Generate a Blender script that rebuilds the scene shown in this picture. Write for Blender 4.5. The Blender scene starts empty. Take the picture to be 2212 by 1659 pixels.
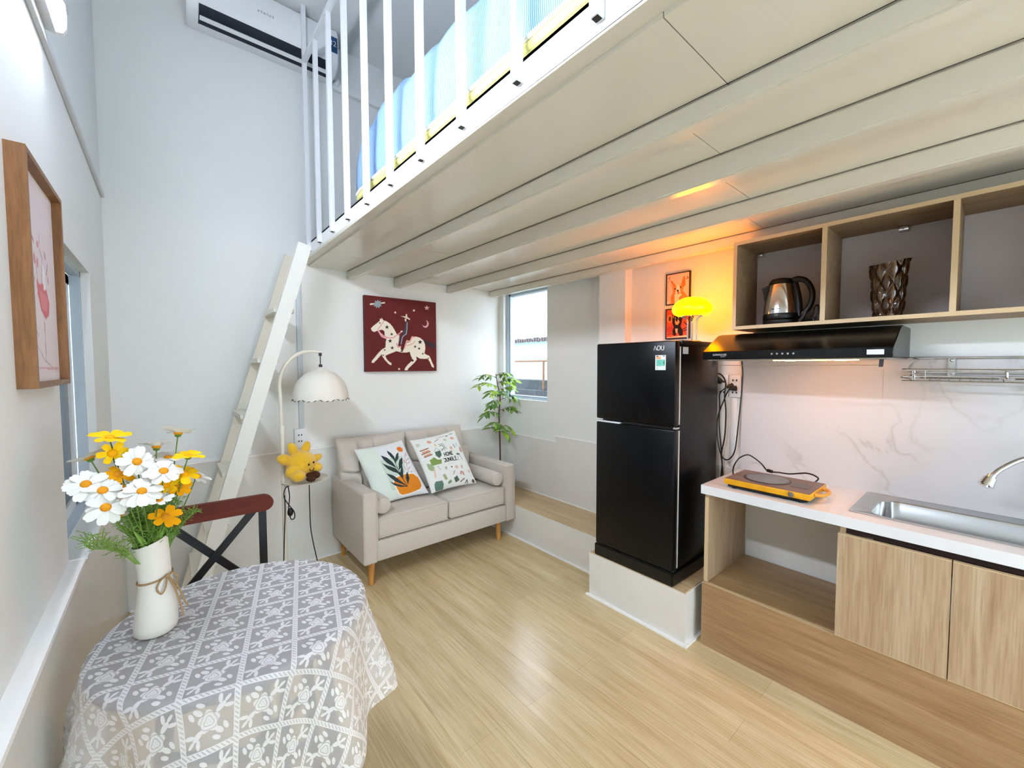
import bpy, bmesh, math, random
import numpy as np
from mathutils import Vector, Matrix, noise
R = math.radians
rnd = random.Random(7)
scene = bpy.context.scene
COL = scene.collection

# ------------------------------------------------------------------ camera, world, exposure
def make_camera():
    yaw, pitch, roll, f = R(40.135), R(-2.633), R(0.1423), 885.65
    fw = Vector((math.sin(yaw)*math.cos(pitch), math.cos(yaw)*math.cos(pitch), math.sin(pitch)))
    rt = Vector((math.cos(yaw), -math.sin(yaw), 0)); dn = fw.cross(rt)
    r2 = rt*math.cos(roll)+dn*math.sin(roll); d2 = dn*math.cos(roll)-rt*math.sin(roll)
    cd = bpy.data.cameras.new('camera'); cd.sensor_width = 36; cd.sensor_fit = 'HORIZONTAL'
    cd.lens = f/2212*36; cd.clip_start = .02
    c = bpy.data.objects.new('camera', cd); COL.objects.link(c)
    m = Matrix.Identity(4)
    for i in range(3):
        m[i][0] = r2[i]; m[i][1] = -d2[i]; m[i][2] = -fw[i]
    m.translation = (0, 0, 1.4); c.matrix_world = m
    scene.camera = c
make_camera()
W = bpy.data.worlds.new('World'); scene.world = W; W.use_nodes = True
bg = W.node_tree.nodes['Background']; bg.inputs[0].default_value = (.76, .88, 1, 1); bg.inputs[1].default_value = 5.1
vs = scene.view_settings
vs.view_transform = 'Standard'; vs.look = 'None'; vs.gamma = 1; vs.use_curve_mapping = False; vs.exposure = 0.66
cy = scene.cycles
cy.use_denoising = True; cy.max_bounces = 7; cy.diffuse_bounces = 4; cy.glossy_bounces = 3; cy.use_adaptive_sampling = True; cy.adaptive_threshold = .13
cy.transmission_bounces = 6; cy.transparent_max_bounces = 10; cy.caustics_reflective = False; cy.caustics_refractive = False
cy.sample_clamp_indirect = 6
TUBE_POWER = 84.0

# ------------------------------------------------------------------ helpers
def lin(h):
    h = h.lstrip('#'); o = []
    for i in (0, 2, 4):
        c = int(h[i:i+2], 16)/255
        o.append(c/12.92 if c <= .04045 else ((c+.055)/1.055)**2.4)
    return tuple(o)
def nodes(name):
    m = bpy.data.materials.new(name); m.use_nodes = True
    nt = m.node_tree; return m, nt, nt.nodes['Principled BSDF']
def mat(name, col, rough=.5, metal=0, spec=.5, em=None, ems=0, bump=None, var=None, trans=0, ior=1.45, sheen=0):
    m, nt, b = nodes(name); c = lin(col) if isinstance(col, str) else col
    b.inputs['Base Color'].default_value = (*c, 1); b.inputs['Roughness'].default_value = rough
    b.inputs['Metallic'].default_value = metal; b.inputs['Specular IOR Level'].default_value = spec
    b.inputs['Transmission Weight'].default_value = trans; b.inputs['IOR'].default_value = ior
    b.inputs['Sheen Weight'].default_value = sheen
    if em:
        b.inputs['Emission Color'].default_value = (*(lin(em) if isinstance(em, str) else em), 1)
        b.inputs['Emission Strength'].default_value = ems
    tc = nt.nodes.new('ShaderNodeTexCoord')
    if var:                       # (scale, second colour)
        n = nt.nodes.new('ShaderNodeTexNoise'); n.inputs['Scale'].default_value = var[0]; n.inputs['Detail'].default_value = 4
        r = nt.nodes.new('ShaderNodeValToRGB'); r.color_ramp.elements[0].position = .35; r.color_ramp.elements[1].position = .65
        r.color_ramp.elements[0].color = (*c, 1); r.color_ramp.elements[1].color = (*lin(var[1]), 1)
        nt.links.new(tc.outputs['Object'], n.inputs['Vector']); nt.links.new(n.outputs['Fac'], r.inputs['Fac'])
        nt.links.new(r.outputs['Color'], b.inputs['Base Color'])
    if bump:                      # (scale, strength, distance)
        n = nt.nodes.new('ShaderNodeTexNoise'); n.inputs['Scale'].default_value = bump[0]; n.inputs['Detail'].default_value = 3
        p = nt.nodes.new('ShaderNodeBump'); p.inputs['Strength'].default_value = bump[1]; p.inputs['Distance'].default_value = bump[2]
        nt.links.new(tc.outputs['Object'], n.inputs['Vector']); nt.links.new(n.outputs['Fac'], p.inputs['Height'])
        nt.links.new(p.outputs['Normal'], b.inputs['Normal'])
    return m
def wood(name, c1, c2, c3, scale, rough=.4, planks=None, spec=.5, fine=.8):
    m, nt, b = nodes(name); N = nt.nodes.new; L = nt.links.new
    tc = N('ShaderNodeTexCoord'); mp = N('ShaderNodeMapping'); mp.inputs['Scale'].default_value = scale
    n = N('ShaderNodeTexNoise'); n.inputs['Scale'].default_value = 1; n.inputs['Detail'].default_value = 5; n.inputs['Roughness'].default_value = .6
    n.inputs['Distortion'].default_value = .6
    r = N('ShaderNodeValToRGB'); e = r.color_ramp.elements
    e[0].position = .3; e[0].color = (*lin(c1), 1); e[1].position = .72; e[1].color = (*lin(c3), 1)
    k = e.new(.5); k.color = (*lin(c2), 1)
    L(tc.outputs['Object'], mp.inputs['Vector']); L(mp.outputs['Vector'], n.inputs['Vector']); L(n.outputs['Fac'], r.inputs['Fac'])
    mp2 = N('ShaderNodeMapping'); mp2.inputs['Scale'].default_value = [q*(9 if q > 8 else 4) for q in scale]; n2 = N('ShaderNodeTexNoise'); n2.inputs['Scale'].default_value = 1; n2.inputs['Detail'].default_value = 4
    L(tc.outputs['Object'], mp2.inputs['Vector']); L(mp2.outputs['Vector'], n2.inputs['Vector'])
    r2 = N('ShaderNodeValToRGB'); k2 = r2.color_ramp.elements; k2[0].position = .33; k2[0].color = (.80, .76, .71, 1); k2[1].position = .56; k2[1].color = (1.04, 1.04, 1.04, 1); L(n2.outputs['Fac'], r2.inputs['Fac'])
    mg = N('ShaderNodeMix'); mg.data_type = 'RGBA'; mg.blend_type = 'MULTIPLY'; mg.inputs[0].default_value = fine; L(r.outputs['Color'], mg.inputs[6]); L(r2.outputs['Color'], mg.inputs[7])
    out = mg.outputs[2]
    if planks:                    # plank width, length; rows run along y
        sw = N('ShaderNodeSeparateXYZ'); cb = N('ShaderNodeCombineXYZ'); L(tc.outputs['Object'], sw.inputs[0])
        L(sw.outputs[1], cb.inputs[0]); L(sw.outputs[0], cb.inputs[1])
        br = N('ShaderNodeTexBrick'); br.inputs['Scale'].default_value = 1; br.inputs['Brick Width'].default_value = planks[1]
        br.inputs['Row Height'].default_value = planks[0]; br.inputs['Mortar Size'].default_value = .0012; br.inputs['Mortar Smooth'].default_value = .3
        br.inputs['Color1'].default_value = (1, 1, 1, 1); br.inputs['Color2'].default_value = (.90, .89, .87, 1); br.inputs['Mortar'].default_value = (.74, .7, .64, 1)
        L(cb.outputs[0], br.inputs['Vector'])
        mx = N('ShaderNodeMix'); mx.data_type = 'RGBA'; mx.blend_type = 'MULTIPLY'; mx.inputs[0].default_value = 1
        L(out, mx.inputs[6]); L(br.outputs['Color'], mx.inputs[7]); out = mx.outputs[2]
    L(out, b.inputs['Base Color']); b.inputs['Roughness'].default_value = rough; b.inputs['Specular IOR Level'].default_value = spec
    return m
def painted(name, rough=.8, attr='Paint'):
    m, nt, b = nodes(name); a = nt.nodes.new('ShaderNodeAttribute'); a.attribute_name = attr
    nt.links.new(a.outputs['Color'], b.inputs['Base Color']); b.inputs['Roughness'].default_value = rough
    b.inputs['Specular IOR Level'].default_value = .3
    return m
def wloc(o):
    v = Vector((0, 0, 0))
    while o: v += o.location; o = o.parent
    return v
def tag(o, label, cat, group=None, kind=None):
    if label: o['label'] = label
    if cat: o['category'] = cat
    if group: o['group'] = group
    if kind: o['kind'] = kind
    return o
def thing(name, label, cat, loc, group=None, kind=None):
    o = bpy.data.objects.new(name, None); COL.objects.link(o); o.location = loc; o.empty_display_size = .05
    return tag(o, label, cat, group, kind)
def obj(name, bm, mats, parent=None, loc=None, sharp=35, label=None):
    me = bpy.data.meshes.new(name)
    bmesh.ops.recalc_face_normals(bm, faces=bm.faces)
    origin = wloc(parent) if parent else Vector(loc or (0, 0, 0))
    bmesh.ops.translate(bm, verts=bm.verts, vec=-origin)
    bm.to_mesh(me); bm.free()
    for m in (mats if isinstance(mats, (list, tuple)) else [mats]): me.materials.append(m)
    me.polygons.foreach_set('use_smooth', [True]*len(me.polygons))
    me.set_sharp_from_angle(angle=R(sharp))
    o = bpy.data.objects.new(name, me); COL.objects.link(o)
    if parent: o.parent = parent
    else: o.location = origin
    if label: o['label'] = label
    return o
def B(): return bmesh.new()
def box(bm, lo, hi, m=0, bev=0, seg=2):
    r = bmesh.ops.create_cube(bm, size=1); vs_ = r['verts']
    for v in vs_:
        v.co = Vector([lo[i]+(v.co[i]+.5)*(hi[i]-lo[i]) for i in range(3)])
    fs = list({f for v in vs_ for f in v.link_faces})
    for f in fs: f.material_index = m
    if bev:
        es = list({e for v in vs_ for e in v.link_edges})
        q = bmesh.ops.bevel(bm, geom=es, offset=bev, segments=seg, affect='EDGES', profile=.5)
        for f in q['faces']: f.material_index = m
    return bm
def spline(pts, n=6, closed=False):
    P = [Vector(p) for p in pts]; out = []; k = len(P)
    for i in range(k if closed else k-1):
        g = (lambda j: P[j % k]) if closed else (lambda j: P[max(0, min(k-1, j))])
        a, b, c, d = g(i-1), g(i), g(i+1), g(i+2)
        for s in range(n):
            t = s/n
            out.append(.5*((2*b)+(c-a)*t+(2*a-5*b+4*c-d)*t*t+(3*b-a-3*c+d)*t**3))
    if not closed: out.append(P[-1])
    return out
def tube(bm, pts, r, n=8, m=0, closed=False, smooth=0, flat=None):
    P = spline(pts, smooth, closed) if smooth else [Vector(p) for p in pts]
    k = len(P); rings = []; up = None
    for i, p in enumerate(P):
        t = (P[(i+1) % k]-P[i-1]) if closed else (P[min(k-1, i+1)]-P[max(0, i-1)])
        t.normalize()
        if up is None:
            up = Vector((0, 0, 1)) if abs(t.z) < .9 else Vector((1, 0, 0))
        a = (up-t*up.dot(t)); a.normalize(); b = t.cross(a); up = a
        rr = r(i/(k-1)) if callable(r) else r
        ra, rb = (rr, rr) if flat is None else (rr*flat[0], rr*flat[1])
        rings.append([bm.verts.new(p+a*math.cos(2*math.pi*(j+.5)/n)*ra+b*math.sin(2*math.pi*(j+.5)/n)*rb) for j in range(n)])
    for i in range(k if closed else k-1):
        A, C = rings[i], rings[(i+1) % k]
        for j in range(n):
            f = bm.faces.new((A[j], A[(j+1) % n], C[(j+1) % n], C[j])); f.material_index = m
    if not closed:
        for A in (rings[0][::-1], rings[-1]):
            f = bm.faces.new(A); f.material_index = m
    return bm
def bar(bm, a, b, w, h, m=0, up=(0, 0, 1)):     # rectangular bar between two points
    a, b = Vector(a), Vector(b); t = (b-a).normalized(); u = Vector(up); u = (u-t*u.dot(t)).normalized(); s = t.cross(u)
    vs_ = [bm.verts.new(p+s*(i*w/2)+u*(j*h/2)) for p in (a, b) for (i, j) in ((-1, -1), (1, -1), (1, 1), (-1, 1))]
    for q in ((3, 2, 1, 0), (4, 5, 6, 7), (0, 1, 5, 4), (1, 2, 6, 5), (2, 3, 7, 6), (3, 0, 4, 7)):
        bm.faces.new([vs_[i] for i in q]).material_index = m
    return bm
def lathe(bm, prof, c, n=32, m=0, f=None):       # profile (r, z) about a vertical axis at c; f deforms
    rings = []
    for (r, z) in prof:
        if r < 1e-5:
            p = Vector((c[0], c[1], c[2]+z)); rings.append([bm.verts.new(f(p) if f else p)])
        else:
            ring = []
            for j in range(n):
                a = 2*math.pi*j/n; p = Vector((c[0]+r*math.cos(a), c[1]+r*math.sin(a), c[2]+z))
                ring.append(bm.verts.new(f(p) if f else p))
            rings.append(ring)
    for A, C in zip(rings, rings[1:]):
        for j in range(n):
            q = [A[j % len(A)], A[(j+1) % len(A)], C[(j+1) % len(C)], C[j % len(C)]]
            u = []
            for v in q:
                if v not in u: u.append(v)
            if len(u) > 2: bm.faces.new(u).material_index = m
    return bm
def prism(bm, poly, P, w0, w1, m=0):             # polygon extruded; P(u, v, w) -> point
    a = [bm.verts.new(P(u, v, w0)) for u, v in poly]; b = [bm.verts.new(P(u, v, w1)) for u, v in poly]
    bm.faces.new(a[::-1]).material_index = m; bm.faces.new(b).material_index = m
    for i in range(len(a)):
        j = (i+1) % len(a); bm.faces.new((a[i], a[j], b[j], b[i])).material_index = m
    return bm
def blob(bm, c, rad, m=0, sub=3, dirs=None, nz=0, ns=20):
    r = bmesh.ops.create_icosphere(bm, subdivisions=sub, radius=1)
    for v in r['verts']:
        d = v.co.copy(); k = 1+(nz*noise.noise(d*ns) if nz else 0)
        p = Vector((d.x*rad[0], d.y*rad[1], d.z*rad[2]))*k
        if dirs: p = dirs @ p
        v.co = Vector(c)+p
    for v in r['verts']:
        for f in v.link_faces: f.material_index = m
    return bm
def axes(zdir, up=(0, 0, 1)):
    z = Vector(zdir).normalized(); u = Vector(up)
    if abs(z.dot(u)) > .98: u = Vector((1, 0, 0))
    x = u.cross(z).normalized(); y = z.cross(x)
    return Matrix((x, y, z)).transposed()
def text_bm(bm, s, P, size, m=0, depth=.0006, align='CENTER'):
    cu = bpy.data.curves.new('t', 'FONT'); cu.body = s; cu.size = 1; cu.align_x = align; cu.align_y = 'CENTER'; cu.extrude = 0; cu.resolution_u = 3
    o = bpy.data.objects.new('t', cu); COL.objects.link(o)
    me = bpy.data.meshes.new_from_object(o.evaluated_get(bpy.context.evaluated_depsgraph_get()))
    bpy.data.objects.remove(o); bpy.data.curves.remove(cu)
    vs_ = [bm.verts.new(P(v.co.x*size, v.co.y*size, depth)) for v in me.vertices]
    for p in me.polygons:
        try: bm.faces.new([vs_[i] for i in p.vertices]).material_index = m
        except ValueError: pass
    bpy.data.meshes.remove(me)
# ---- colours painted on a fine grid of vertices (pictures, prints)
def inpoly(X, Y, poly):
    n = len(poly); c = np.zeros(X.shape, bool)
    for i in range(n):
        x1, y1 = poly[i]; x2, y2 = poly[(i+1) % n]
        if y1 == y2: continue
        c ^= ((y1 > Y) != (y2 > Y)) & (X < (x2-x1)*(Y-y1)/(y2-y1)+x1)
    return c
def instroke(X, Y, pts, w):
    c = np.zeros(X.shape, bool)
    for (x1, y1), (x2, y2) in zip(pts, pts[1:]):
        dx, dy = x2-x1, y2-y1; L2 = dx*dx+dy*dy+1e-9
        t = np.clip(((X-x1)*dx+(Y-y1)*dy)/L2, 0, 1)
        c |= (X-x1-t*dx)**2+(Y-y1-t*dy)**2 < w*w
    return c
def ell(x, y, a, b, rot=0, n=24):
    c, s = math.cos(rot), math.sin(rot)
    return [(x+a*math.cos(2*math.pi*i/n)*c-b*math.sin(2*math.pi*i/n)*s, y+a*math.cos(2*math.pi*i/n)*s+b*math.sin(2*math.pi*i/n)*c) for i in range(n)]
def star(x, y, r, k=5, q=.42, a0=-math.pi/2):
    return [(x+(r if i % 2 == 0 else r*q)*math.cos(a0+math.pi*i/k), y+(r if i % 2 == 0 else r*q)*math.sin(a0+math.pi*i/k)) for i in range(2*k)]
GL = {'H': [[(0, 0), (0, 1)], [(1, 0), (1, 1)], [(0, .5), (1, .5)]], 'O': [[(0, .1), (0, .9), (.2, 1), (.8, 1), (1, .9), (1, .1), (.8, 0), (.2, 0), (0, .1)]],
      'M': [[(0, 1), (0, 0), (.5, .55), (1, 0), (1, 1)]], 'E': [[(1, 0), (0, 0), (0, 1), (1, 1)], [(0, .5), (.8, .5)]], 'J': [[(.1, 0), (1, 0), (1, .8), (.7, 1), (.3, 1), (0, .8)]],
      'U': [[(0, 0), (0, .8), (.25, 1), (.75, 1), (1, .8), (1, 0)]], 'N': [[(0, 1), (0, 0), (1, 1), (1, 0)]], 'G': [[(1, .15), (.7, 0), (.25, 0), (0, .25), (0, .75), (.25, 1), (.75, 1), (1, .8), (1, .5), (.55, .5)]],
      'L': [[(0, 0), (0, 1), (1, 1)]]}
def paint_attr(o, cols):
    at = o.data.color_attributes.new('Paint', 'FLOAT_COLOR', 'POINT')
    at.data.foreach_set('color', np.concatenate([cols, np.ones((len(cols), 1))], 1).astype(np.float32).ravel())
def painter(X, Y, bgc, shapes):
    C = np.empty(X.shape+(3,)); C[...] = lin(bgc)
    for s in shapes:
        k = inpoly(X, Y, s[1]) if len(s) == 2 else instroke(X, Y, s[1], s[2])
        C[k] = lin(s[0])
    return C.reshape(-1, 3)
def homog(quad):                                  # quad TL, TR, BR, BL -> maps (u right, v down) in 0..1 to quad space
    A = []; b = []
    for (u, v), (x, y) in zip(((0, 0), (1, 0), (1, 1), (0, 1)), quad):
        A += [[u, v, 1, 0, 0, 0, -u*x, -v*x], [0, 0, 0, u, v, 1, -u*y, -v*y]]; b += [x, y]
    h = np.append(np.linalg.solve(np.array(A, float), np.array(b, float)), 1).reshape(3, 3)
    def f(U, V):
        q = h[2, 0]*U+h[2, 1]*V+1
        return (h[0, 0]*U+h[0, 1]*V+h[0, 2])/q, (h[1, 0]*U+h[1, 1]*V+h[1, 2])/q
    return f
def print_panel(name, nu, nv, P, quad, bgc, shapes, material, parent, loc=None):
    # grid of vertices carrying paint; P(u, v) with u right, v down
    vv, uu = np.meshgrid(np.linspace(0, 1, nv), np.linspace(0, 1, nu), indexing='ij')
    X, Y = homog(quad)(uu, vv) if quad else (uu, vv)
    cols = painter(X, Y, bgc, shapes)
    org = wloc(parent) if parent else Vector(loc)
    co = np.array([tuple(Vector(P(u, v))-org) for u, v in zip(uu.ravel(), vv.ravel())])
    idx = np.arange(nu*nv).reshape(nv, nu)
    F = np.stack([idx[:-1, :-1], idx[1:, :-1], idx[1:, 1:], idx[:-1, 1:]], -1).reshape(-1, 4)
    me = bpy.data.meshes.new(name); me.from_pydata(co.tolist(), [], F.tolist()); me.materials.append(material)
    me.polygons.foreach_set('use_smooth', [True]*len(me.polygons))
    o = bpy.data.objects.new(name, me); COL.objects.link(o)
    if parent: o.parent = parent
    else: o.location = org
    paint_attr(o, cols)
    return o

# ------------------------------------------------------------------ materials
M = {}
M['plaster'] = mat('white_plaster', '#e9ebe8', .75, spec=.25, bump=(60, .12, .002))
M['plaster_left'] = M['plaster']
M['tile'] = mat('beige_tile', '#e2e1db', .22, var=(6, '#e5e4df'))
M['trimw'] = mat('white_sealant', '#f6f6f4', .5)
M['floor'] = wood('oak_floor', '#ccb386', '#d9c398', '#e4d2ab', (16, 1.1, 16), .22, planks=(.155, 1.2))
M['steptop'] = wood('oak_step_top', '#c0a67a', '#cfb58a', '#dac39b', (14, 1.2, 14), .35)
M['oak'] = wood('oak_laminate_vertical', '#a48869', '#b39a7c', '#c1ab90', (22, 22, 1.8), .45)
M['oakh'] = wood('oak_laminate_horizontal', '#94744e', '#a3835d', '#b0926e', (16, 1.5, 20), .45)
M['edge'] = mat('oak_edge_band', '#cdb58f', .5)
M['oakd'] = wood('dark_oak_cupboard', '#7a6247', '#8a7254', '#9a8263', (20, 1.6, 20), .5)
M['loft'] = mat('cream_gloss_paint', '#e2dfd1', .2, bump=(35, .06, .002), spec=.5)
M['loftw'] = mat('white_gloss_paint', '#eeeeec', .3)
M['black_gap'] = mat('shadow_gap_black', '#1c1a15', .9)
M['white'] = mat('white_plastic', '#e9ebec', .35)
M['white_m'] = mat('white_metal_paint', '#e6e8ea', .35)
M['cream'] = mat('cream_metal_paint', '#e4e0d0', .4)
M['black'] = mat('black_plastic', '#0b0c0e', .4)
M['blackm'] = mat('black_metal', '#121315', .45)
M['fridge'] = mat('black_fridge_steel', '#05070a', .3, spec=.3)
M['hood'] = mat('black_hood_paint', '#050607', .25, spec=.35)
M['chrome'] = mat('chrome', '#d8d8d8', .12, metal=1)
M['steel'] = mat('brushed_steel', '#c4c7c8', .24, metal=1)
M['sofa'] = mat('beige_sofa_fabric', '#c6bfb4', .95, spec=.15, bump=(700, .35, .0012), var=(140, '#cec6ba'), sheen=.1)
M['leg'] = wood('honey_wood', '#b57f3c', '#c68e48', '#d29c58', (30, 30, 6), .4)
M['redwood'] = wood('red_brown_wood', '#4a1a0c', '#5a2111', '#672a17', (4, 60, 60), .6, spec=.25)
M['darktop'] = mat('dark_brown_tabletop', '#3d272a', .4, var=(9, '#452d31'))
M['ceramic'] = mat('white_ceramic', '#e4e1d8', .55)
M['twine'] = mat('jute_twine', '#a5875c', .9)
M['petal'] = mat('white_petal', '#e3e3dc', .7, spec=.2)
M['petaly'] = mat('yellow_petal', '#f2c40a', .7, spec=.2)
M['petalo'] = mat('orange_yellow_petal', '#f0a806', .7, spec=.2)
M['disc'] = mat('orange_disc', '#e0960c', .8, bump=(400, .6, .002))
M['stem'] = mat('green_stem', '#5f8430', .7)
M['fern'] = mat('green_foliage', '#6f9a35', .7, var=(30, '#86a94c'))
M['shade'] = mat('cream_lampshade', '#e9e5da', .8, spec=.2)
M['plush'] = mat('yellow_plush', '#edbb26', .95, spec=.1, bump=(180, .8, .006), var=(40, '#f3c63a'), sheen=.6)
M['plushb'] = mat('brown_plush', '#4a3020', .95, spec=.1, bump=(220, .6, .004))
M['marble'] = None
M['counter'] = mat('white_quartz', '#e3e4e6', .18, var=(5, '#dcdee2'))
M['dark_gap'] = mat('dark_brown_rail', '#2a1613', .6)
M['leafd'] = mat('dark_green_leaf', '#4c7a34', .45, var=(14, '#6b9440'))
M['leafl'] = mat('light_green_leaf', '#8fbb2c', .45, var=(14, '#a4c83f'))
M['bark'] = mat('brown_trunk', '#6a5143', .85)
def pane():
    m = bpy.data.materials.new('clear_pane'); m.use_nodes = True; nt = m.node_tree; nt.nodes.clear(); N = nt.nodes.new
    t = N('ShaderNodeBsdfTransparent'); g = N('ShaderNodeBsdfGlossy'); g.inputs['Roughness'].default_value = .02
    mx = N('ShaderNodeMixShader'); mx.inputs[0].default_value = .05; o = N('ShaderNodeOutputMaterial')
    nt.links.new(t.outputs[0], mx.inputs[1]); nt.links.new(g.outputs[0], mx.inputs[2]); nt.links.new(mx.outputs[0], o.inputs[0])
    return m
M['glass'] = pane()
M['glassd'] = mat('dark_outside_pane', '#0c1118', .08)  # opaque pane; the dark outdoors is put into its colour
M['frameb'] = mat('pale_blue_aluminium', '#b9cbd6', .4)
M['paint'] = painted('painted_print', .75)
M['paintg'] = painted('painted_paper', .5)

def marble():
    m, nt, b = nodes('white_marble_tile'); N = nt.nodes.new; L = nt.links.new
    tc = N('ShaderNodeTexCoord'); n1 = N('ShaderNodeTexNoise'); n1.inputs['Scale'].default_value = 2.2; n1.inputs['Detail'].default_value = 6
    n1.inputs['Distortion'].default_value = 1.4
    L(tc.outputs['Object'], n1.inputs['Vector'])
    a = N('ShaderNodeMath'); a.operation = 'SUBTRACT'; a.inputs[1].default_value = .5; L(n1.outputs['Fac'], a.inputs[0])
    c = N('ShaderNodeMath'); c.operation = 'ABSOLUTE'; L(a.outputs[0], c.inputs[0])
    r = N('ShaderNodeValToRGB'); e = r.color_ramp.elements; e[0].position = 0; e[0].color = (*lin('#a9a8a4'), 1); e[1].position = .018; e[1].color = (*lin('#c6c8c9'), 1)
    k = e.new(.2); k.color = (*lin('#cbced1'), 1); L(c.outputs[0], r.inputs['Fac'])
    n2 = N('ShaderNodeTexNoise'); n2.inputs['Scale'].default_value = 1.3; L(tc.outputs['Object'], n2.inputs['Vector'])
    r2 = N('ShaderNodeValToRGB'); e = r2.color_ramp.elements; e[0].position = .54; e[0].color = (0, 0, 0, 1); e[1].position = .72; e[1].color = (.8, .8, .8, 1)
    L(n2.outputs['Fac'], r2.inputs['Fac'])
    mx = N('ShaderNodeMix'); mx.data_type = 'RGBA'; mx.inputs[6].default_value = (*lin('#cbced2'), 1)
    L(r2.outputs['Color'], mx.inputs[0]); L(r.outputs['Color'], mx.inputs[7]); L(mx.outputs[2], b.inputs['Base Color'])
    b.inputs['Roughness'].default_value = .25
    return m
M['marble'] = marble()

class E_:                                         # arithmetic on shader sockets
    nt = None
    def __init__(s, k): s.k = k
    @staticmethod
    def op(o, *a):
        n = E_.nt.nodes.new('ShaderNodeMath'); n.operation = o
        for i, x in enumerate(a):
            if isinstance(x, E_): E_.nt.links.new(x.k, n.inputs[i])
            else: n.inputs[i].default_value = x
        return E_(n.outputs[0])
    def __add__(s, o): return E_.op('ADD', s, o)
    def __sub__(s, o): return E_.op('SUBTRACT', s, o)
    def __mul__(s, o): return E_.op('MULTIPLY', s, o)
    def __truediv__(s, o): return E_.op('DIVIDE', s, o)
    def abs(s): return E_.op('ABSOLUTE', s)
    def lt(s, v, w=.02): return E_.op('SUBTRACT', 1.0, E_.ss(s, v-w, v+w))
    def gt(s, v, w=.02): return E_.ss(s, v-w, v+w)
    @staticmethod
    def ss(s, a, b):
        n = E_.nt.nodes.new('ShaderNodeMapRange'); n.interpolation_type = 'SMOOTHSTEP'
        E_.nt.links.new(s.k, n.inputs[0]); n.inputs[1].default_value = a; n.inputs[2].default_value = b
        return E_(n.outputs[0])
    def max(s, o): return E_.op('MAXIMUM', s, o)
    def sqrt(s): return E_.op('SQRT', s)
def lace():
    m = bpy.data.materials.new('white_lace'); m.use_nodes = True; nt = m.node_tree; nt.nodes.clear(); E_.nt = nt; N = nt.nodes.new
    uv = N('ShaderNodeUVMap'); uv.uv_map = 'lace'; sp = N('ShaderNodeSeparateXYZ'); nt.links.new(uv.outputs[0], sp.inputs[0])
    U, V = E_(sp.outputs[0]), E_(sp.outputs[1])
    fx = E_.op('FRACT', U)-.5; fy = E_.op('FRACT', V)-.5            # cell centre = 0
    ax, ay = fx.abs(), fy.abs()
    band = ax.max(ay).gt(.44, .008)
    hole = E_.op('SINE', (U+V)*(2*math.pi*11)).gt(.45, .2)*(ax.max(ay).gt(.462, .006))
    band = band-hole*.35
    r = (fx*fx+fy*fy).sqrt(); th = E_.op('ARCTAN2', fy, fx)
    edge = E_.op('SINE', th*5.0)*.03+.185
    rose = (r-edge).lt(0.0, .008)
    ring = E_.op('SINE', r*95.0+E_.op('SINE', th*3.0)*1.4).gt(.55, .3)*(r.gt(.03, .01))
    rose = rose-rose*ring*.35
    tot = band.max(rose)
    for (a, d, L, w, tl) in ((42, .29, .115, .052, 0), (58, .40, .09, .04, 30), (27, .40, .09, .04, -30), (43, .46, .075, .032, 0), (132, .27, .10, .05, 10), (152, .34, .085, .042, -35), (112, .34, .085, .042, 40),
                             (222, .29, .115, .052, 0), (238, .40, .09, .04, 30), (207, .40, .09, .04, -30), (223, .46, .075, .032, 0), (312, .27, .10, .05, 10), (332, .34, .085, .042, -35), (292, .34, .085, .042, 40)):
        A = R(a); T = R(a+tl); cx, cy_ = d*math.cos(A), d*math.sin(A); c, s = math.cos(T), math.sin(T)
        dx, dy = fx-cx, fy-cy_
        p = (dx*c+dy*s)/L; q = (dy*c-dx*s)/w
        tot = tot.max((p*p+q*q).lt(1.0, .14))
    net = N('ShaderNodeTexNoise'); net.inputs['Scale'].default_value = 40; nt.links.new(uv.outputs[0], net.inputs[0])
    a = tot*.97
    a = a.max(E_(net.outputs[0])*.12+.41)
    d = N('ShaderNodeBsdfDiffuse'); d.inputs[0].default_value = (*lin('#ffffff'), 1)
    t = N('ShaderNodeBsdfTranslucent'); t.inputs[0].default_value = (*lin('#fdfdfa'), 1)
    mx = N('ShaderNodeMixShader'); mx.inputs[0].default_value = .35; nt.links.new(d.outputs[0], mx.inputs[1]); nt.links.new(t.outputs[0], mx.inputs[2])
    tr = N('ShaderNodeBsdfTransparent'); m2 = N('ShaderNodeMixShader'); nt.links.new(a.k, m2.inputs[0]); nt.links.new(tr.outputs[0], m2.inputs[1]); nt.links.new(mx.outputs[0], m2.inputs[2])
    o = N('ShaderNodeOutputMaterial'); nt.links.new(m2.outputs[0], o.inputs[0])
    return m
M['lace'] = lace()

# ------------------------------------------------------------------ the room
XL, XR, YB, YF, ZC = -.24, 2.5, 3.16, -1.9, 3.69
def struct(name, bm, mats, label, parent=None, sharp=35):
    o = obj(name, bm, mats, parent, None, sharp); o['kind'] = 'structure'
    if parent is None: tag(o, label, 'room')
    return o
b = B(); box(b, (XL-.12, YF-.12, -.1), (XR+.12, YB+.12, 0)); struct('floor', b, M['floor'], 'pale oak plank floor of the small room')
b = B(); box(b, (XL-.12, YF-.12, ZC), (XR+.12, YB+.12, ZC+.1)); struct('ceiling', b, M['plaster'], 'white ceiling high above the loft')
b = B(); box(b, (XL-.12, YB, 0), (XR+.12, YB+.12, ZC)); struct('wall_back', b, M['plaster'], 'white back wall behind the sofa and ladder')
b = B()
wy0, wy1, wz0, wz1 = 1.77, 2.54, .815, 1.80
box(b, (XL-.12, YF, 0), (XL, wy0, ZC)); box(b, (XL-.12, wy1, 0), (XL, YB, ZC)); box(b, (XL-.12, wy0, 0), (XL, wy1, wz0)); box(b, (XL-.12, wy0, wz1), (XL, wy1, ZC))
struct('wall_left', b, M['plaster'], 'white left wall with a deep window recess')
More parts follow.
